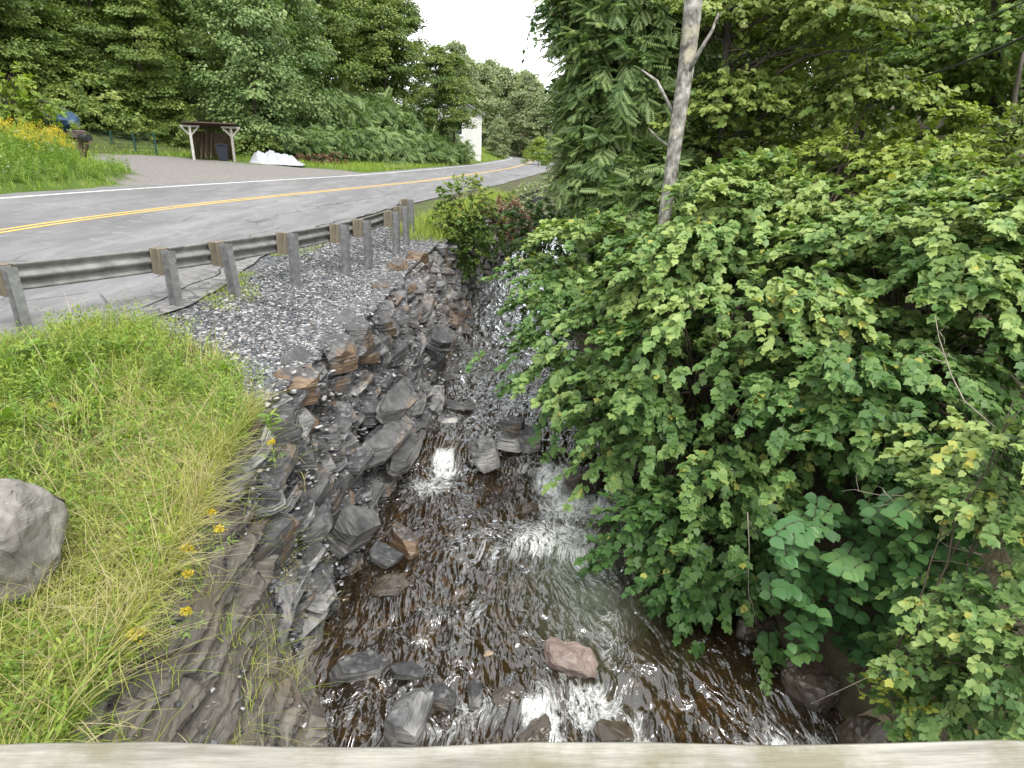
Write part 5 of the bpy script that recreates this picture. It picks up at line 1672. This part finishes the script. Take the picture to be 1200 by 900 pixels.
# ------------------------------------------------------------------ single plants on the near bank
def herb(name, label, base, n_leaf, length, w, mat, seed, tilt=.5, stem_h=.0, cat_='plant', group=None, size_t=.8):
    r = np.random.default_rng(seed)
    base = np.array(base, float)
    o = thing(name, label, cat_, base, group=group)
    tm = T_lance(w)
    lv = [leaf_mesh('leaf', dict(pos=np.zeros((1, 3)), d=np.array([[1., 0, 0]]), n=np.array([[0., 0, 1]]), s=np.ones(1), t=np.array([t])), T_oval(w), MT[mat]) for t in (.3, .55, .8)]
    for k in range(n_leaf):
        a = k * 2.4 + r.uniform(-.3, .3)
        e_ = tilt * r.uniform(.5, 1.4)
        l_ = length * r.uniform(.7, 1.15)
        z = stem_h * (k + .5) / n_leaf
        link('leaf', lv[k % 3], o, loc=(0, 0, z), rot=(r.normal(0, .2), -e_, a), scale=(l_, l_, l_))
    if stem_h:
        MB().tube([(0, 0, -.05), (.01, 0, stem_h * .5), (0, .01, stem_h)], [.007, .006, .003], 6).build('stem', MT['weed_stem'], o)
    return o
MT['weed_stem'] = flat('weed_stem', (.13, .17, .05), .7)
def bank(px, py, z0=None):
    p = U(px, py, -.1)
    for _ in range(6):
        z = gz_left(min(p[0], float(lip(p[1])) - .02), p[1])
        p = U(px, py, z)
    return p
herb('milkweed', 'leafy plant with long broad leaves growing beside the big boulder', bank(40, 640) + np.array([.05, 0, 0]), 13, .2, .2, 'weed', 81, .45, .28)
herb('dock_rosette', 'green rosette of broad leaves in the middle of the grassy bank', bank(152, 520), 14, .25, .17, 'weed', 82, .75, .05)
herb('dock_rosette', 'yellow green rosette of broad leaves close to the leaning guardrail post', bank(15, 500), 12, .24, .15, 'weed', 83, .8, .05)
herb('weed_clump', 'dense leafy weed growing at the foot of the guardrail post by the bank', bank(40, 430), 22, .18, .2, 'weed', 84, .6, .22)
herb('weed_clump', 'leafy weed beside the tall plume of mugwort', bank(140, 420), 18, .17, .22, 'weed', 85, .6, .15)
herb('weed_clump', 'small leafy weed hanging at the lip of the wall', bank(318, 505), 14, .13, .14, 'weed', 86, .4, .18)
for px, py, z_, lab, sd in ((180, 855, -1.3, 'small yellow green seedling growing from the shale outcrop beside the railing', 87), (245, 800, -1.6, 'leafy green weed rooted in the middle of the shale outcrop', 88), (255, 840, -1.9, 'low green weed on the shale close to the water', 89)):
    herb('rock_weed', lab, U(px, py, z_) + np.array([.1, 0, .05]), 16, .085, .2, 'weed', sd, .6, .12)
rs = np.random.default_rng(19)
for k in range(26):
    y_ = rs.uniform(2.6, 6.6)
    x_ = float(lip(y_)) - .25 - 2.6 * rs.random() ** 1.3
    if gravel_side(np.array([x_]), np.array([y_]))[0] > -.2:
        continue
    herb('broadleaf_weed', 'small broad leaved weed among the grass of the near bank', (x_, y_, gz_left(x_, y_)), 11, rs.uniform(.1, .19), rs.uniform(.14, .24), 'weed', 600 + k, .7, rs.uniform(.04, .16), group='broad leaved weeds on the near bank')
# tall plume weeds
for px, py, h, lab, sd in ((195, 460, 1.02, 'tall feathery weed rising in front of the second guardrail post', 91), (235, 480, .55, 'shorter feathery weed beside the tall plume', 92), (268, 500, .5, 'feathery weed at the edge of the gravel', 93)):
    p = bank(px, py)
    o = thing('plume_weed', lab, 'plant', p)
    r = np.random.default_rng(sd)
    for k in range(5 if sd == 91 else 4):
        hh = h * r.uniform(.7, 1.0)
        b0 = np.array([r.normal(0, .04), r.normal(0, .04), 0])
        tip = b0 + np.array([r.normal(0, .05), r.normal(0, .05), hh])
        MB().tube([b0, (b0 + tip) / 2, tip], [.005, .004, .002], 5).build('stem', MT['weed_stem'], o)
        n = 34
        t = np.linspace(.12, 1, n)
        P = b0 + (tip - b0) * t[:, None]
        D = norm(np.stack([np.cos(np.arange(n) * 2.4), np.sin(np.arange(n) * 2.4), np.full(n, .55)], -1))
        L = sprays(P, D, .13 * (1.15 - .8 * t) + .02, 7, .035, r, .1, tintb=np.clip(.35 + .3 * t, 0, 1), back=.2)
        link('leaves', leaf_mesh('leaves', L, T_lance(.16), MT['weed']), o, kind='stuff')
# goldenrod flower heads on the bank
for k, (px, py, sz, lab) in enumerate(((158, 742, .05, 'large yellow goldenrod head drooping over the shale outcrop'), (218, 642, .045, 'yellow goldenrod head with two tufts above the outcrop'), (257, 620, .035, 'yellow goldenrod head beside the rusty slab'),
                                  (220, 672, .028, 'small yellow goldenrod tuft under the double head'), (218, 716, .026, 'tiny yellow goldenrod tuft over bare shale'), (254, 524, .03, 'yellow goldenrod head among dry grass at the wall lip'),
                                  (62, 476, .03, 'yellow flower between the two leaf rosettes'), (318, 518, .03, 'yellow flower tucked under the weed at the lip of the wall'), (248, 600, .03, 'yellow goldenrod head just above the one beside the rusty slab'))):
    p = bank(px + 4, py + 25)
    q = U(px, py, p[2] + .12)
    r = np.random.default_rng(500 + k)
    o = thing('goldenrod', lab, 'flower', p)
    tip = q - p
    MB().tube([(0, 0, -.05), tip * .5 + np.array([0, 0, .04]), tip], [.004, .003, .002], 5).build('stem', MT['weed_stem'], o)
    n = 120
    P = tip + r.normal(0, 1, (n, 3)) * sz * np.array([.55, .45, .35])
    L = dict(pos=P, d=r.normal(size=(n, 3)), n=r.normal(size=(n, 3)), s=np.full(n, .017), t=r.random(n))
    link('flower_head', leaf_mesh('flower_head', L, TF, MT['flower']), o, kind='stuff')
    Ls = sprays(np.tile(tip * .3, (6, 1)), norm(np.array([[math.cos(a), math.sin(a), .4] for a in np.arange(6)])), np.full(6, .1), 5, .05, r, .1, tintb=np.full(6, .5))
    link('leaves', leaf_mesh('leaves', Ls, T_lance(.12), MT['weed']), o)

# goldenrod patch across the road
def patch(name, label, els_px, n, seed, flowers=True):
    r = np.random.default_rng(seed)
    Ls, Fl = [], []
    y = r.uniform(17.5, 25.5, n * 2)
    x = r.uniform(-24, -12.6, n * 2)
    z, s_ = left_z(x, y)
    ppx = px_of(np.stack([x, y, z], -1))[0]
    ok = (s_ > 5.0) & ~in_poly(x, y, drv) & (s_ < 11) & ((ppx < 88) | (s_ < 6.0))
    x, y, z, s_ = x[ok][:n], y[ok][:n], z[ok][:n], s_[ok][:n]
    P = np.stack([x, y, z], -1)
    h = (.35 + .55 * smooth(5, 7, s_)) * r.uniform(.7, 1.2, len(P))
    D = norm(np.array([0, 0, 1.0]) + r.normal(0, .12, P.shape))
    L = sprays(P, D, h, 22, .12, r, .02, up=.5, tintb=np.clip(r.uniform(.1, .8, len(P)), 0, 1), jit=.5, back=.05)
    o = link(name, leaf_mesh(name, L, T_lance(.1), MT['weed']))
    tag(o, label, 'weeds', kind='stuff')
    fl = (fbm(P * .45 + 2, 2) > -.05) & (s_ > 6.0) & (r.random(len(P)) < .45)
    T = (P + D * h[:, None])[fl]
    k = np.repeat(np.arange(len(T)), 30)
    pos = T[k] + r.normal(0, 1, (len(k), 3)) * np.array([.055, .055, .06])
    L = dict(pos=pos, d=r.normal(size=pos.shape), n=r.normal(size=pos.shape), s=np.full(len(pos), .035), t=r.random(len(pos)))
    o2 = link('goldenrod_flowers', leaf_mesh('goldenrod_flowers', L, TF, MT['flower']))
    tag(o2, 'yellow goldenrod blossom over the weed patch across the road', 'flowers', kind='stuff')
    k = r.integers(0, len(P), 60)
    pos = np.repeat(P[k] + D[k] * h[k][:, None] * .8, 10, 0) + r.normal(0, .03, (600, 3))
    o3 = link('white_flowers', leaf_mesh('white_flowers', dict(pos=pos, d=r.normal(size=pos.shape), n=np.tile([0, 0, 1.0], (600, 1)) + r.normal(0, .3, pos.shape), s=np.full(600, .035), t=r.random(600)), TF, MT['white_flower']))
    tag(o3, 'small white wild flowers in the weed patch across the road', 'flowers', kind='stuff')
patch('tall_weeds', 'tall green weed patch around the mailbox across the road', None, 1500, 95)
# sapling with yellow green leaves
p = UD(10, 185, 24)
shrub('sapling', 'young yellow green sapling rising out of the goldenrod across the road', 'sapling', (p[0], 24, gz_left(p[0], 24)), [E(5, 115, 24, .8, .6, .8), E(45, 120, 24, .6, .5, .3), E(15, 90, 24, .6, .5, .35)], 70, 12, .2, 'leaf_bright', 96, ln=.8, tmpl=TO, tint=(.0, .5), shell=.4)

# ------------------------------------------------------------------ things across the road
MT['dark_metal'] = flat('black_mailbox_metal', (.025, .026, .028), .45)
MT['planter'] = flat('mauve_planter', (.24, .18, .18), .8)
p = UR(101, 199)
p[2] = gz_left(p[0], p[1])
mbx = thing('mailbox', 'black mailbox on a braced wooden post with a mauve flower planter on top', 'mailbox', p, math.radians(-30))
MB().box((0, 0, .5), (.14, .14, 1.1)).build('post', MT['old_wood'], mbx)
MB().bar((0, 0, .25), (.5, 0, .82), .09).build('brace', MT['old_wood'], mbx)
MB().box((.28, 0, .93), (.95, .12, .08)).build('arm', MT['old_wood'], mbx)
m = MB()
n = 10
for x in (.12, .72):
    for k in range(n):
        a = math.pi * k / (n - 1)
        m.v.append((x, .12 * math.cos(a), 1.08 + .13 * math.sin(a) - .0))
    m.v += [(x, -.12, .975), (x, .12, .975)]
for k in range(n + 1):
    m.f.append([k, k + 1, n + 2 + k + 1, n + 2 + k])
m.f += [[n + 1, 0, n + 2, 2 * n + 3], list(range(n + 2))[::-1], [n + 2 + k for k in range(n + 2)]]
bx_ = m.build('mail_box', MT['dark_metal'], mbx)
MB().box((.735, 0, 1.09), (.02, .2, .2)).build('lid', MT['dark_metal'], bx_)
m = MB()
for z, w in ((1.06, .19), (1.3, .27)):
    m.v += [(-.12 + x * w, y * w * .6, z) for x, y in ((-1, -1), (1, -1), (1, 1), (-1, 1))]
m.f += [[0, 3, 2, 1], [4, 5, 6, 7], [0, 1, 5, 4], [1, 2, 6, 5], [2, 3, 7, 6], [3, 0, 4, 7]]
m.box((-.12, 0, 1.315), (.6, .37, .03))
pl = m.build('planter', MT['planter'], mbx)
r = np.random.default_rng(3)
P = np.tile([-.12, 0, 1.32], (34, 1)) + r.uniform(-1, 1, (34, 3)) * [.2, .1, 0]
L = sprays(P, norm(np.array([0, 0, 1.]) + r.normal(0, .4, P.shape)), r.uniform(.12, .5, 34), 10, .08, r, .2, tintb=r.uniform(.4, .9, 34))
link('flowers', leaf_mesh('flowers', L, T_lance(.16), MT['leaf_bright']), mbx, kind='stuff')
# small mailbox by the shrub bank
p = UR(436, 191)
p[2] = gz_left(p[0], p[1])
m2 = thing('mailbox', 'small black mailbox on a thin post below the sumac bank', 'mailbox', p, math.radians(-40))
MB().box((0, 0, .45), (.1, .1, 1.0)).build('post', MT['old_wood'], m2)
m = MB()
for x in (-.3, .3):
    for k in range(7):
        a = math.pi * k / 6
        m.v.append((x, .14 * math.cos(a), 1.1 + .14 * math.sin(a)))
    m.v += [(x, -.14, .95), (x, .14, .95)]
for k in range(8):
    m.f.append([k, k + 1, 10 + k, 9 + k])
m.f += [[8, 0, 9, 17], list(range(9))[::-1], [9 + k for k in range(9)]]
m.build('mail_box', MT['dark_metal'], m2)

# woodshed
p = UR(252, 190)
p[2] = gz_left(p[0], p[1])
MT['roof_metal'] = flat('rusty_roof', (.07, .045, .035), .7, .4, 5)
MT['white_post'] = flat('white_painted_post', (.4, .4, .37), .7)
ws = thing('woodshed', 'small open-fronted woodshed with sloping rusty roof and braced corner posts', 'shed', p, math.radians(24))
for i, x in enumerate((-1.05, 1.05)):
    po = MB().box((x, 0, .88), (.13, .13, 1.86)).build('post', MT['white_post' if i == 0 else 'pale_wood'], ws)
    br = MB().bar((x, -.01, 1.3), (x + .42, -.01, 1.74), .09).bar((x, -.01, 1.3), (x - .42, -.01, 1.74), .09)
    br.bar((x - .5, 0, 1.79), (x + .5, 0, 1.79), .1)
    br.build('brace', MT['pale_wood'], ws)
    MB().box((x, 1.5, .75), (.12, .12, 1.6)).build('post', MT['old_wood'], ws)
for k in range(11):
    MB().box((-1.05 + .21 * k, 1.58, .75), (.2, .03, 1.5)).build('plank', MT['old_wood'], ws)
for sx in (-1.12, 1.12):
    for k in range(7):
        MB().box((sx, .12 + .22 * k, .8), (.03, .205, 1.55)).build('plank', MT['old_wood'], ws)
rf = MB().box((0, .75, 1.83), (2.75, 2.2, .05), Matrix.Rotation(math.radians(-9), 3, 'X')).build('roof', MT['roof_metal'], ws)
for k in range(9):
    MB().box((-1.3 + .325 * k, .75, 1.868), (.04, 2.2, .03), Matrix.Rotation(math.radians(-9), 3, 'X')).build('rib', MT['roof_metal'], rf)
rw = Matrix.Rotation(math.radians(24), 3, 'Z')
pv = Vector(p)
for k, (x, l) in enumerate(((-.7, 1.5), (-.45, 1.6), (-.2, 1.4))):
    q = pv + rw @ Vector((x, .8, .05))
    o = MB().bar((0, 0, 0), (.25, .5, l), .07, .14).build('board', MT['old_wood'], loc=q, rot=(0, 0, math.radians(24)))
    tag(o, 'old board leaning inside the woodshed', 'board', 'boards leaning inside the woodshed')
MT['bin'] = flat('dark_blue_bin', (.018, .022, .032), .5)
q = pv + rw @ Vector((.45, .35, 0))
binr = thing('trash_bin', 'dark blue trash bin standing inside the woodshed', 'bin', q, math.radians(24))
m = MB()
for z, w in ((0.02, .23), (.85, .3)):
    m.v += [(x * w, y * w, z) for x, y in ((-1, -1), (1, -1), (1, 1), (-1, 1))]
m.f += [[0, 3, 2, 1], [4, 5, 6, 7], [0, 1, 5, 4], [1, 2, 6, 5], [2, 3, 7, 6], [3, 0, 4, 7]]
m.build('body', MT['bin'], binr)
MB().box((0, 0, .88), (.66, .66, .06)).box((0, -.34, .9), (.3, .06, .05)).build('lid', MT['bin'], binr)
for x in (-.2, .2):
    MB().tube([(x - .03, .26, .1), (x + .03, .26, .1)], .1, 12).build('wheel', MT['dark_metal'], binr)

# white sheet lying over a pile
def sheet():
    p = UR(322, 193.5)
    p[2] = gz_left(p[0], p[1])
    nx_, ny_ = 70, 34
    X, Y = np.meshgrid(np.linspace(-1, 1, nx_), np.linspace(-1, 1, ny_), indexing='ij')
    rr = np.sqrt(X ** 2 + Y ** 2 * .9)
    h = .62 * np.exp(-((X + .05) / .5) ** 2 - (Y / .7) ** 2) + .42 * np.exp(-((X + .55) / .2) ** 2 - (Y / .5) ** 2) + .3 * np.exp(-((X - .6) / .3) ** 2 - (Y / .5) ** 2)
    h = h + .4 * np.abs(fbm(np.stack([X * 6.5, Y * 2.6 + X, X * 0], -1), 3)) * (1.2 - rr).clip(0, 1) + .03
    edge_ = 1 + .12 * fbm(np.stack([X * 2, Y * 2, X * 0 + 5], -1), 2)
    V = np.stack([X * 1.75 * edge_, Y * .85 * edge_, h * smooth(1.25, .7, np.maximum(abs(X), abs(Y)))], -1).reshape(-1, 3)
    i3 = np.arange(nx_ - 1)[:, None] * ny_ + np.arange(ny_ - 1)[None]
    q = np.stack([i3, i3 + ny_, i3 + ny_ + 1, i3 + 1], -1).reshape(-1, 4)
    o = link('tarp', mesh_np('tarp', V, [q], flat('white_plastic_sheet', (.3, .31, .33), .45, .15, 4), smooth_sh=True), loc=p, rot=(0, 0, math.radians(14)))
    tag(o, 'crumpled white plastic sheet thrown over a pile beside the road', 'tarp')
    q0 = UR(372, 193)
    shrub('withered_brush', 'low withered red brown brush beside the white plastic sheet', 'shrub', (q0[0], q0[1], gz_left(q0[0], q0[1])),
          [(q0 + np.array([0, 0, .35]), (1.0, .5, .35)), (q0 + np.array([-1.5, .6, .3]), (.7, .4, .3)), (q0 + np.array([1.0, 1.2, .45]), (.6, .4, .4))], 130, 10, .12, 'leaf_red', 97, ln=.5, tmpl=TF, tint=(0, .8))
sheet()
# dark green wire fence and blue tarp by the wood
MT['fence'] = flat('green_fence_metal', (.02, .06, .045), .6)
p = UR(150, 181)
fx = thing('wire_fence', 'low dark green wire fence in front of the wood', 'fence', (p[0], p[1], gz_left(p[0], p[1])), 0)
fp = [Vector((UD(px, 170, p[1] + d)[0] - p[0], d, 0)) for px, d in ((108, 1.0), (132, .6), (158, .2), (182, 0))]
for q in fp:
    MB().box(q + Vector((0, 0, .55)), (.08, .08, 1.2)).build('post', MT['fence'], fx)
for a_, b_ in zip(fp[:-1], fp[1:]):
    for z in np.linspace(.1, 1.05, 6):
        MB().bar(a_ + Vector((0, 0, z)), b_ + Vector((0, 0, z)), .022).build('wire', MT['fence'], fx)
q = UD(72, 150, 36)
zt = gz_left(q[0], 36)
me = boulder_mesh('tarp', (2.6, 1.6, 1.7), flat('dark_blue_tarp', (.03, .06, .11), .5), 77, npts=20, rough=.08)
tag(link('tarp', me, loc=(q[0], 36, zt + .6)), 'dark blue tarp covering a heap under the maples', 'tarp')

# ------------------------------------------------------------------ white house on the rise
def house():
    MW = Mat('white_clapboard', .7, .2)
    MW.color(MW.ramp(MW.noise(2, 3), [(.3, (.6, .6, .57)), (.7, (.7, .7, .67))]))
    MT['siding'] = MW.m
    MT['roofing'] = flat('grey_roofing', (.2, .2, .2), .8)
    MT['glass'] = flat('dark_window_glass', (.03, .04, .055), .12)
    MT['trim'] = flat('white_trim', (.72, .72, .7), .6, .05)
    D = 80.0
    c = UD(564, 165, D)                  # near right corner of the gable end
    z0 = gz_left(c[0] - 3, D) - .1
    h = thing('house', 'white clapboard house with a gable roof half hidden behind the leaning tree', 'house', (c[0], D, z0), math.radians(9))
    Wd, Dp, Hh, Rg = 7.5, 10, 4.6, 2.0    # gable wall faces the viewer
    m = MB()
    v = [(-Wd, 0, -1), (0, 0, -1), (0, 0, Hh), (-Wd / 2, 0, Hh + Rg), (-Wd, 0, Hh)]
    m.v = v + [(x, Dp, z) for x, y, z in v]
    m.f = [[0, 1, 2, 3, 4], [9, 8, 7, 6, 5], [1, 6, 7, 2], [2, 7, 8, 3], [3, 8, 9, 4], [4, 9, 5, 0], [0, 5, 6, 1]]
    wall_ = m.build('wall', MT['siding'], h)
    nb = 30
    for k in range(nb):                  # clapboards
        z = .1 + k * Hh / nb
        MB().box((-Wd / 2, -.02, z), (Wd - .3, .03, Hh / nb * .86), Matrix.Rotation(math.radians(-4), 3, 'X')).build('clapboard', MT['siding'], wall_)
    for sx in (-.08, -Wd + .08):
        MB().box((sx, -.03, Hh / 2), (.18, .08, Hh)).build('corner_board', MT['trim'], h)
    rf_ = MB()
    for s_ in (-1, 1):
        ang = math.atan2(Rg, Wd / 2)
        L_ = math.hypot(Rg, Wd / 2) + .5
        rf_.box((-Wd / 2 + s_ * (Wd / 4 + .15), Dp / 2 - .1, Hh + Rg / 2 + .02), (L_, Dp + .8, .14), Matrix.Rotation(s_ * ang, 3, 'Y'))
    rf_.build('roof', MT['roofing'], h)
    for x, z in ((-3.0 + .2, 3.0), (-5.4, 3.0), (-3.75, 6.1)):
        f_ = MB().box((x, -.04, z), (1.15, .08, 1.75)).build('window', MT['trim'], h)
        for dz in (-.4, .4):
            MB().box((x, -.075, z + dz), (.85, .03, .66)).build('pane', MT['glass'], f_)
        MB().box((x, -.09, z - .92), (1.3, .14, .08)).build('sill', MT['trim'], f_)
house()
# grass track up to the house: two worn wheel ruts
MT['rut'] = flat('worn_track', (.3, .26, .2), .9, .25, 3, co='World')
for off in (0, .034):
    pts = [(455, 197.5), (480, 194), (505, 189), (540, 183 - 60 * off), (560, 176 - 100 * off), (566 + 40 * off, 168), (555 + 60 * off, 161), (535 + 60 * off, 158)]
    W = []
    for q in pts:
        pt = UR(*q)
        for _ in range(8):
            z = gz_left(pt[0], pt[1])
            pt = U(q[0], q[1], min(z, 2.2))
            if not (5 < pt[1] < 110):
                pt = UD(q[0], q[1], 100)
                break
        W.append((pt[0], pt[1]))
    W = np.array(W)
    t = np.linspace(0, len(W) - 1, 60)
    X, Y = np.interp(t, range(len(W)), W[:, 0]), np.interp(t, range(len(W)), W[:, 1])
    X = np.convolve(np.pad(X, 3, 'edge'), np.ones(7) / 7, 'valid')
    Y = np.convolve(np.pad(Y, 3, 'edge'), np.ones(7) / 7, 'valid')
    T_ = norm(np.stack([np.gradient(X), np.gradient(Y)], -1))
    Pn = []
    for sgn in np.linspace(-1, 1, 4):
        x, y = X - T_[:, 1] * .5 * sgn, Y + T_[:, 0] * .5 * sgn
        Pn.append(np.stack([x, y, left_z(x, y)[0] + .06], -1))
    Pn = np.stack(Pn, 1).reshape(-1, 3)
    i3 = np.arange(59)[:, None] * 4 + np.arange(3)[None]
    q = np.stack([i3, i3 + 1, i3 + 5, i3 + 4], -1).reshape(-1, 4)
    o = link('track', mesh_np('track', Pn, [q], MT['rut']))
    o['kind'] = 'structure'
    o['label'] = 'worn wheel rut leading up to the white house'

# hints of the village past the bend
def far_house(px, D, w, h, wallc, roofc, label):
    x = UD(px, 165, D)[0]
    z = EYE - .6
    o = thing('house', label, 'house', (x, D, z - 2.2), .3)
    m = MB()
    v = [(-w / 2, 0, 0), (w / 2, 0, 0), (w / 2, 0, h), (0, 0, h * 1.5), (-w / 2, 0, h)]
    m.v = v + [(a_, 7, c_) for a_, b_, c_ in v]
    m.f = [[0, 1, 2, 3, 4], [9, 8, 7, 6, 5], [1, 6, 7, 2], [2, 7, 8, 3], [3, 8, 9, 4], [4, 9, 5, 0]]
    m.build('wall', flat('far_wall', wallc, .8), o)
    a_ = math.atan2(h * .5, w / 2)
    m = MB()
    for s_ in (-1, 1):
        m.box((s_ * (w / 4 + .1), 3.5, h * 1.25 + .05), (math.hypot(h * .5, w / 2) + .5, 7.6, .15), Matrix.Rotation(s_ * a_, 3, 'Y'))
    m.build('roof', flat('far_roof', roofc, .8), o)
    for xx in (-w * .22, w * .22):
        MB().box((xx, -.03, h * .55), (w * .16, .08, h * .35)).build('window', MT['glass'], o)
far_house(628, 150, 8, 3.2, (.5, .28, .22), (.3, .14, .1), 'small reddish house beyond the road bend')
far_house(650, 140, 7, 3.4, (.6, .68, .75), (.5, .52, .55), 'pale blue white house behind the trees at the road bend')
x = UD(603, 165, 150)[0]
MT['car_paint'] = flat('white_car_paint', (.75, .76, .78), .3, .03)
vcar = thing('parked_car', 'white car parked beyond the road bend', 'car', (x, 150, EYE - 2.2), .6)
m = MB()
pr_ = [(-2.1, .35), (-2.1, .85), (-1.3, 1.0), (-.7, 1.5), (.9, 1.5), (1.5, 1.0), (2.1, .9), (2.15, .4)]
m.v = [(x_, y_, z_) for y_ in (-.85, .85) for x_, z_ in pr_]
n = len(pr_)
m.f = [list(range(n)), [n + k for k in range(n)][::-1]] + [[k, n + k, n + (k + 1) % n, (k + 1) % n] for k in range(n)]
m.build('body', MT['car_paint'], vcar)
for x_ in (-1.3, 1.35):
    for y_ in (-.8, .8):
        MB().tube([(x_, y_ - .1, .34), (x_, y_ + .1, .34)], .34, 14).build('wheel', MT['dark_metal'], vcar)
for y_ in (-.86, .86):
    MB().box((.1, y_, 1.22), (1.5, .02, .36)).build('window', MT['glass'], vcar)

# ------------------------------------------------------------------ cables and dead branches
MT['cable'] = flat('black_cable', (.02, .02, .022), .6)
for (a_, b_, rr, lab) in ((UD(1300, -6, 6.5), UD(1010, 96, 15.5), .016, 'thick black overhead cable crossing in front of the hillside maple'), (UD(1250, -22, 7), UD(1040, 30, 14), .008, 'thin overhead wire above the thick cable')):
    pts = [a_ + (b_ - a_) * t - np.array([0, 0, .25 * 4 * t * (1 - t)]) for t in np.linspace(-.6, 1.5, 24)]
    c0 = pts[12]
    o = MB().tube([q - c0 for q in pts], rr, 6).build('cable', MT['cable'], loc=c0)
    tag(o, lab, 'cable')
def dead(name, label, pts, r0, seed, twigs=6):
    r = np.random.default_rng(seed)
    b_ = np.array(pts[0])
    o = thing(name, label, 'branch', b_)
    P = [np.array(q) - b_ for q in pts]
    MB().tube(P, np.linspace(r0, r0 * .35, len(P)), 6).build('branch', MT['dead_twig'], o, smooth_sh=True)
    for k in range(twigs):
        i = r.integers(0, len(P) - 1)
        st = P[i] + (P[i + 1] - P[i]) * r.random()
        d = norm(P[-1] - P[0]) * .5 + r.normal(0, .55, 3)
        MB().tube(limb_path(st, st + norm(d) * r.uniform(.12, .32), r, 5, .2), np.linspace(r0 * .4, r0 * .12, 5), 5).build('twig', MT['dead_twig'], o)
dead('dead_branch', 'bare pale forked dead branch hanging in front of the knotweed', [UD(1150, 650, 4.6), UD(1110, 640, 4.6), UD(1075, 615, 4.65), UD(1050, 590, 4.7), UD(1035, 575, 4.75)], .007, 1, 9)
dead('dead_branch', 'long straight pale stick leaning out over the water below the knotweed', [UD(1195, 715, 3.9), UD(1120, 745, 4.0), UD(1060, 772, 4.1), UD(1025, 790, 4.15), UD(950, 825, 4.3)], .008, 2, 5)
dead('dead_branch', 'thin bare twig cluster among the upper maple leaves', [UD(1165, 500, 5.2), UD(1130, 470, 5.2), UD(1115, 440, 5.25), UD(1100, 395, 5.3), UD(1096, 370, 5.3)], .007, 3, 7)
dead('dead_branch', 'horizontal bare stick among the leaves above the knotweed', [UD(1200, 583, 4.7), UD(1120, 583, 4.8), UD(1030, 580, 4.9), UD(1005, 575, 4.95)], .006, 4, 6)
dead('hanging_roots', 'hanging pale bare rootlets dangling towards the water from the shrub', [UD(876, 600, 5.5), UD(878, 640, 5.45), UD(877, 690, 5.4), UD(880, 722, 5.4)], .006, 5, 8)
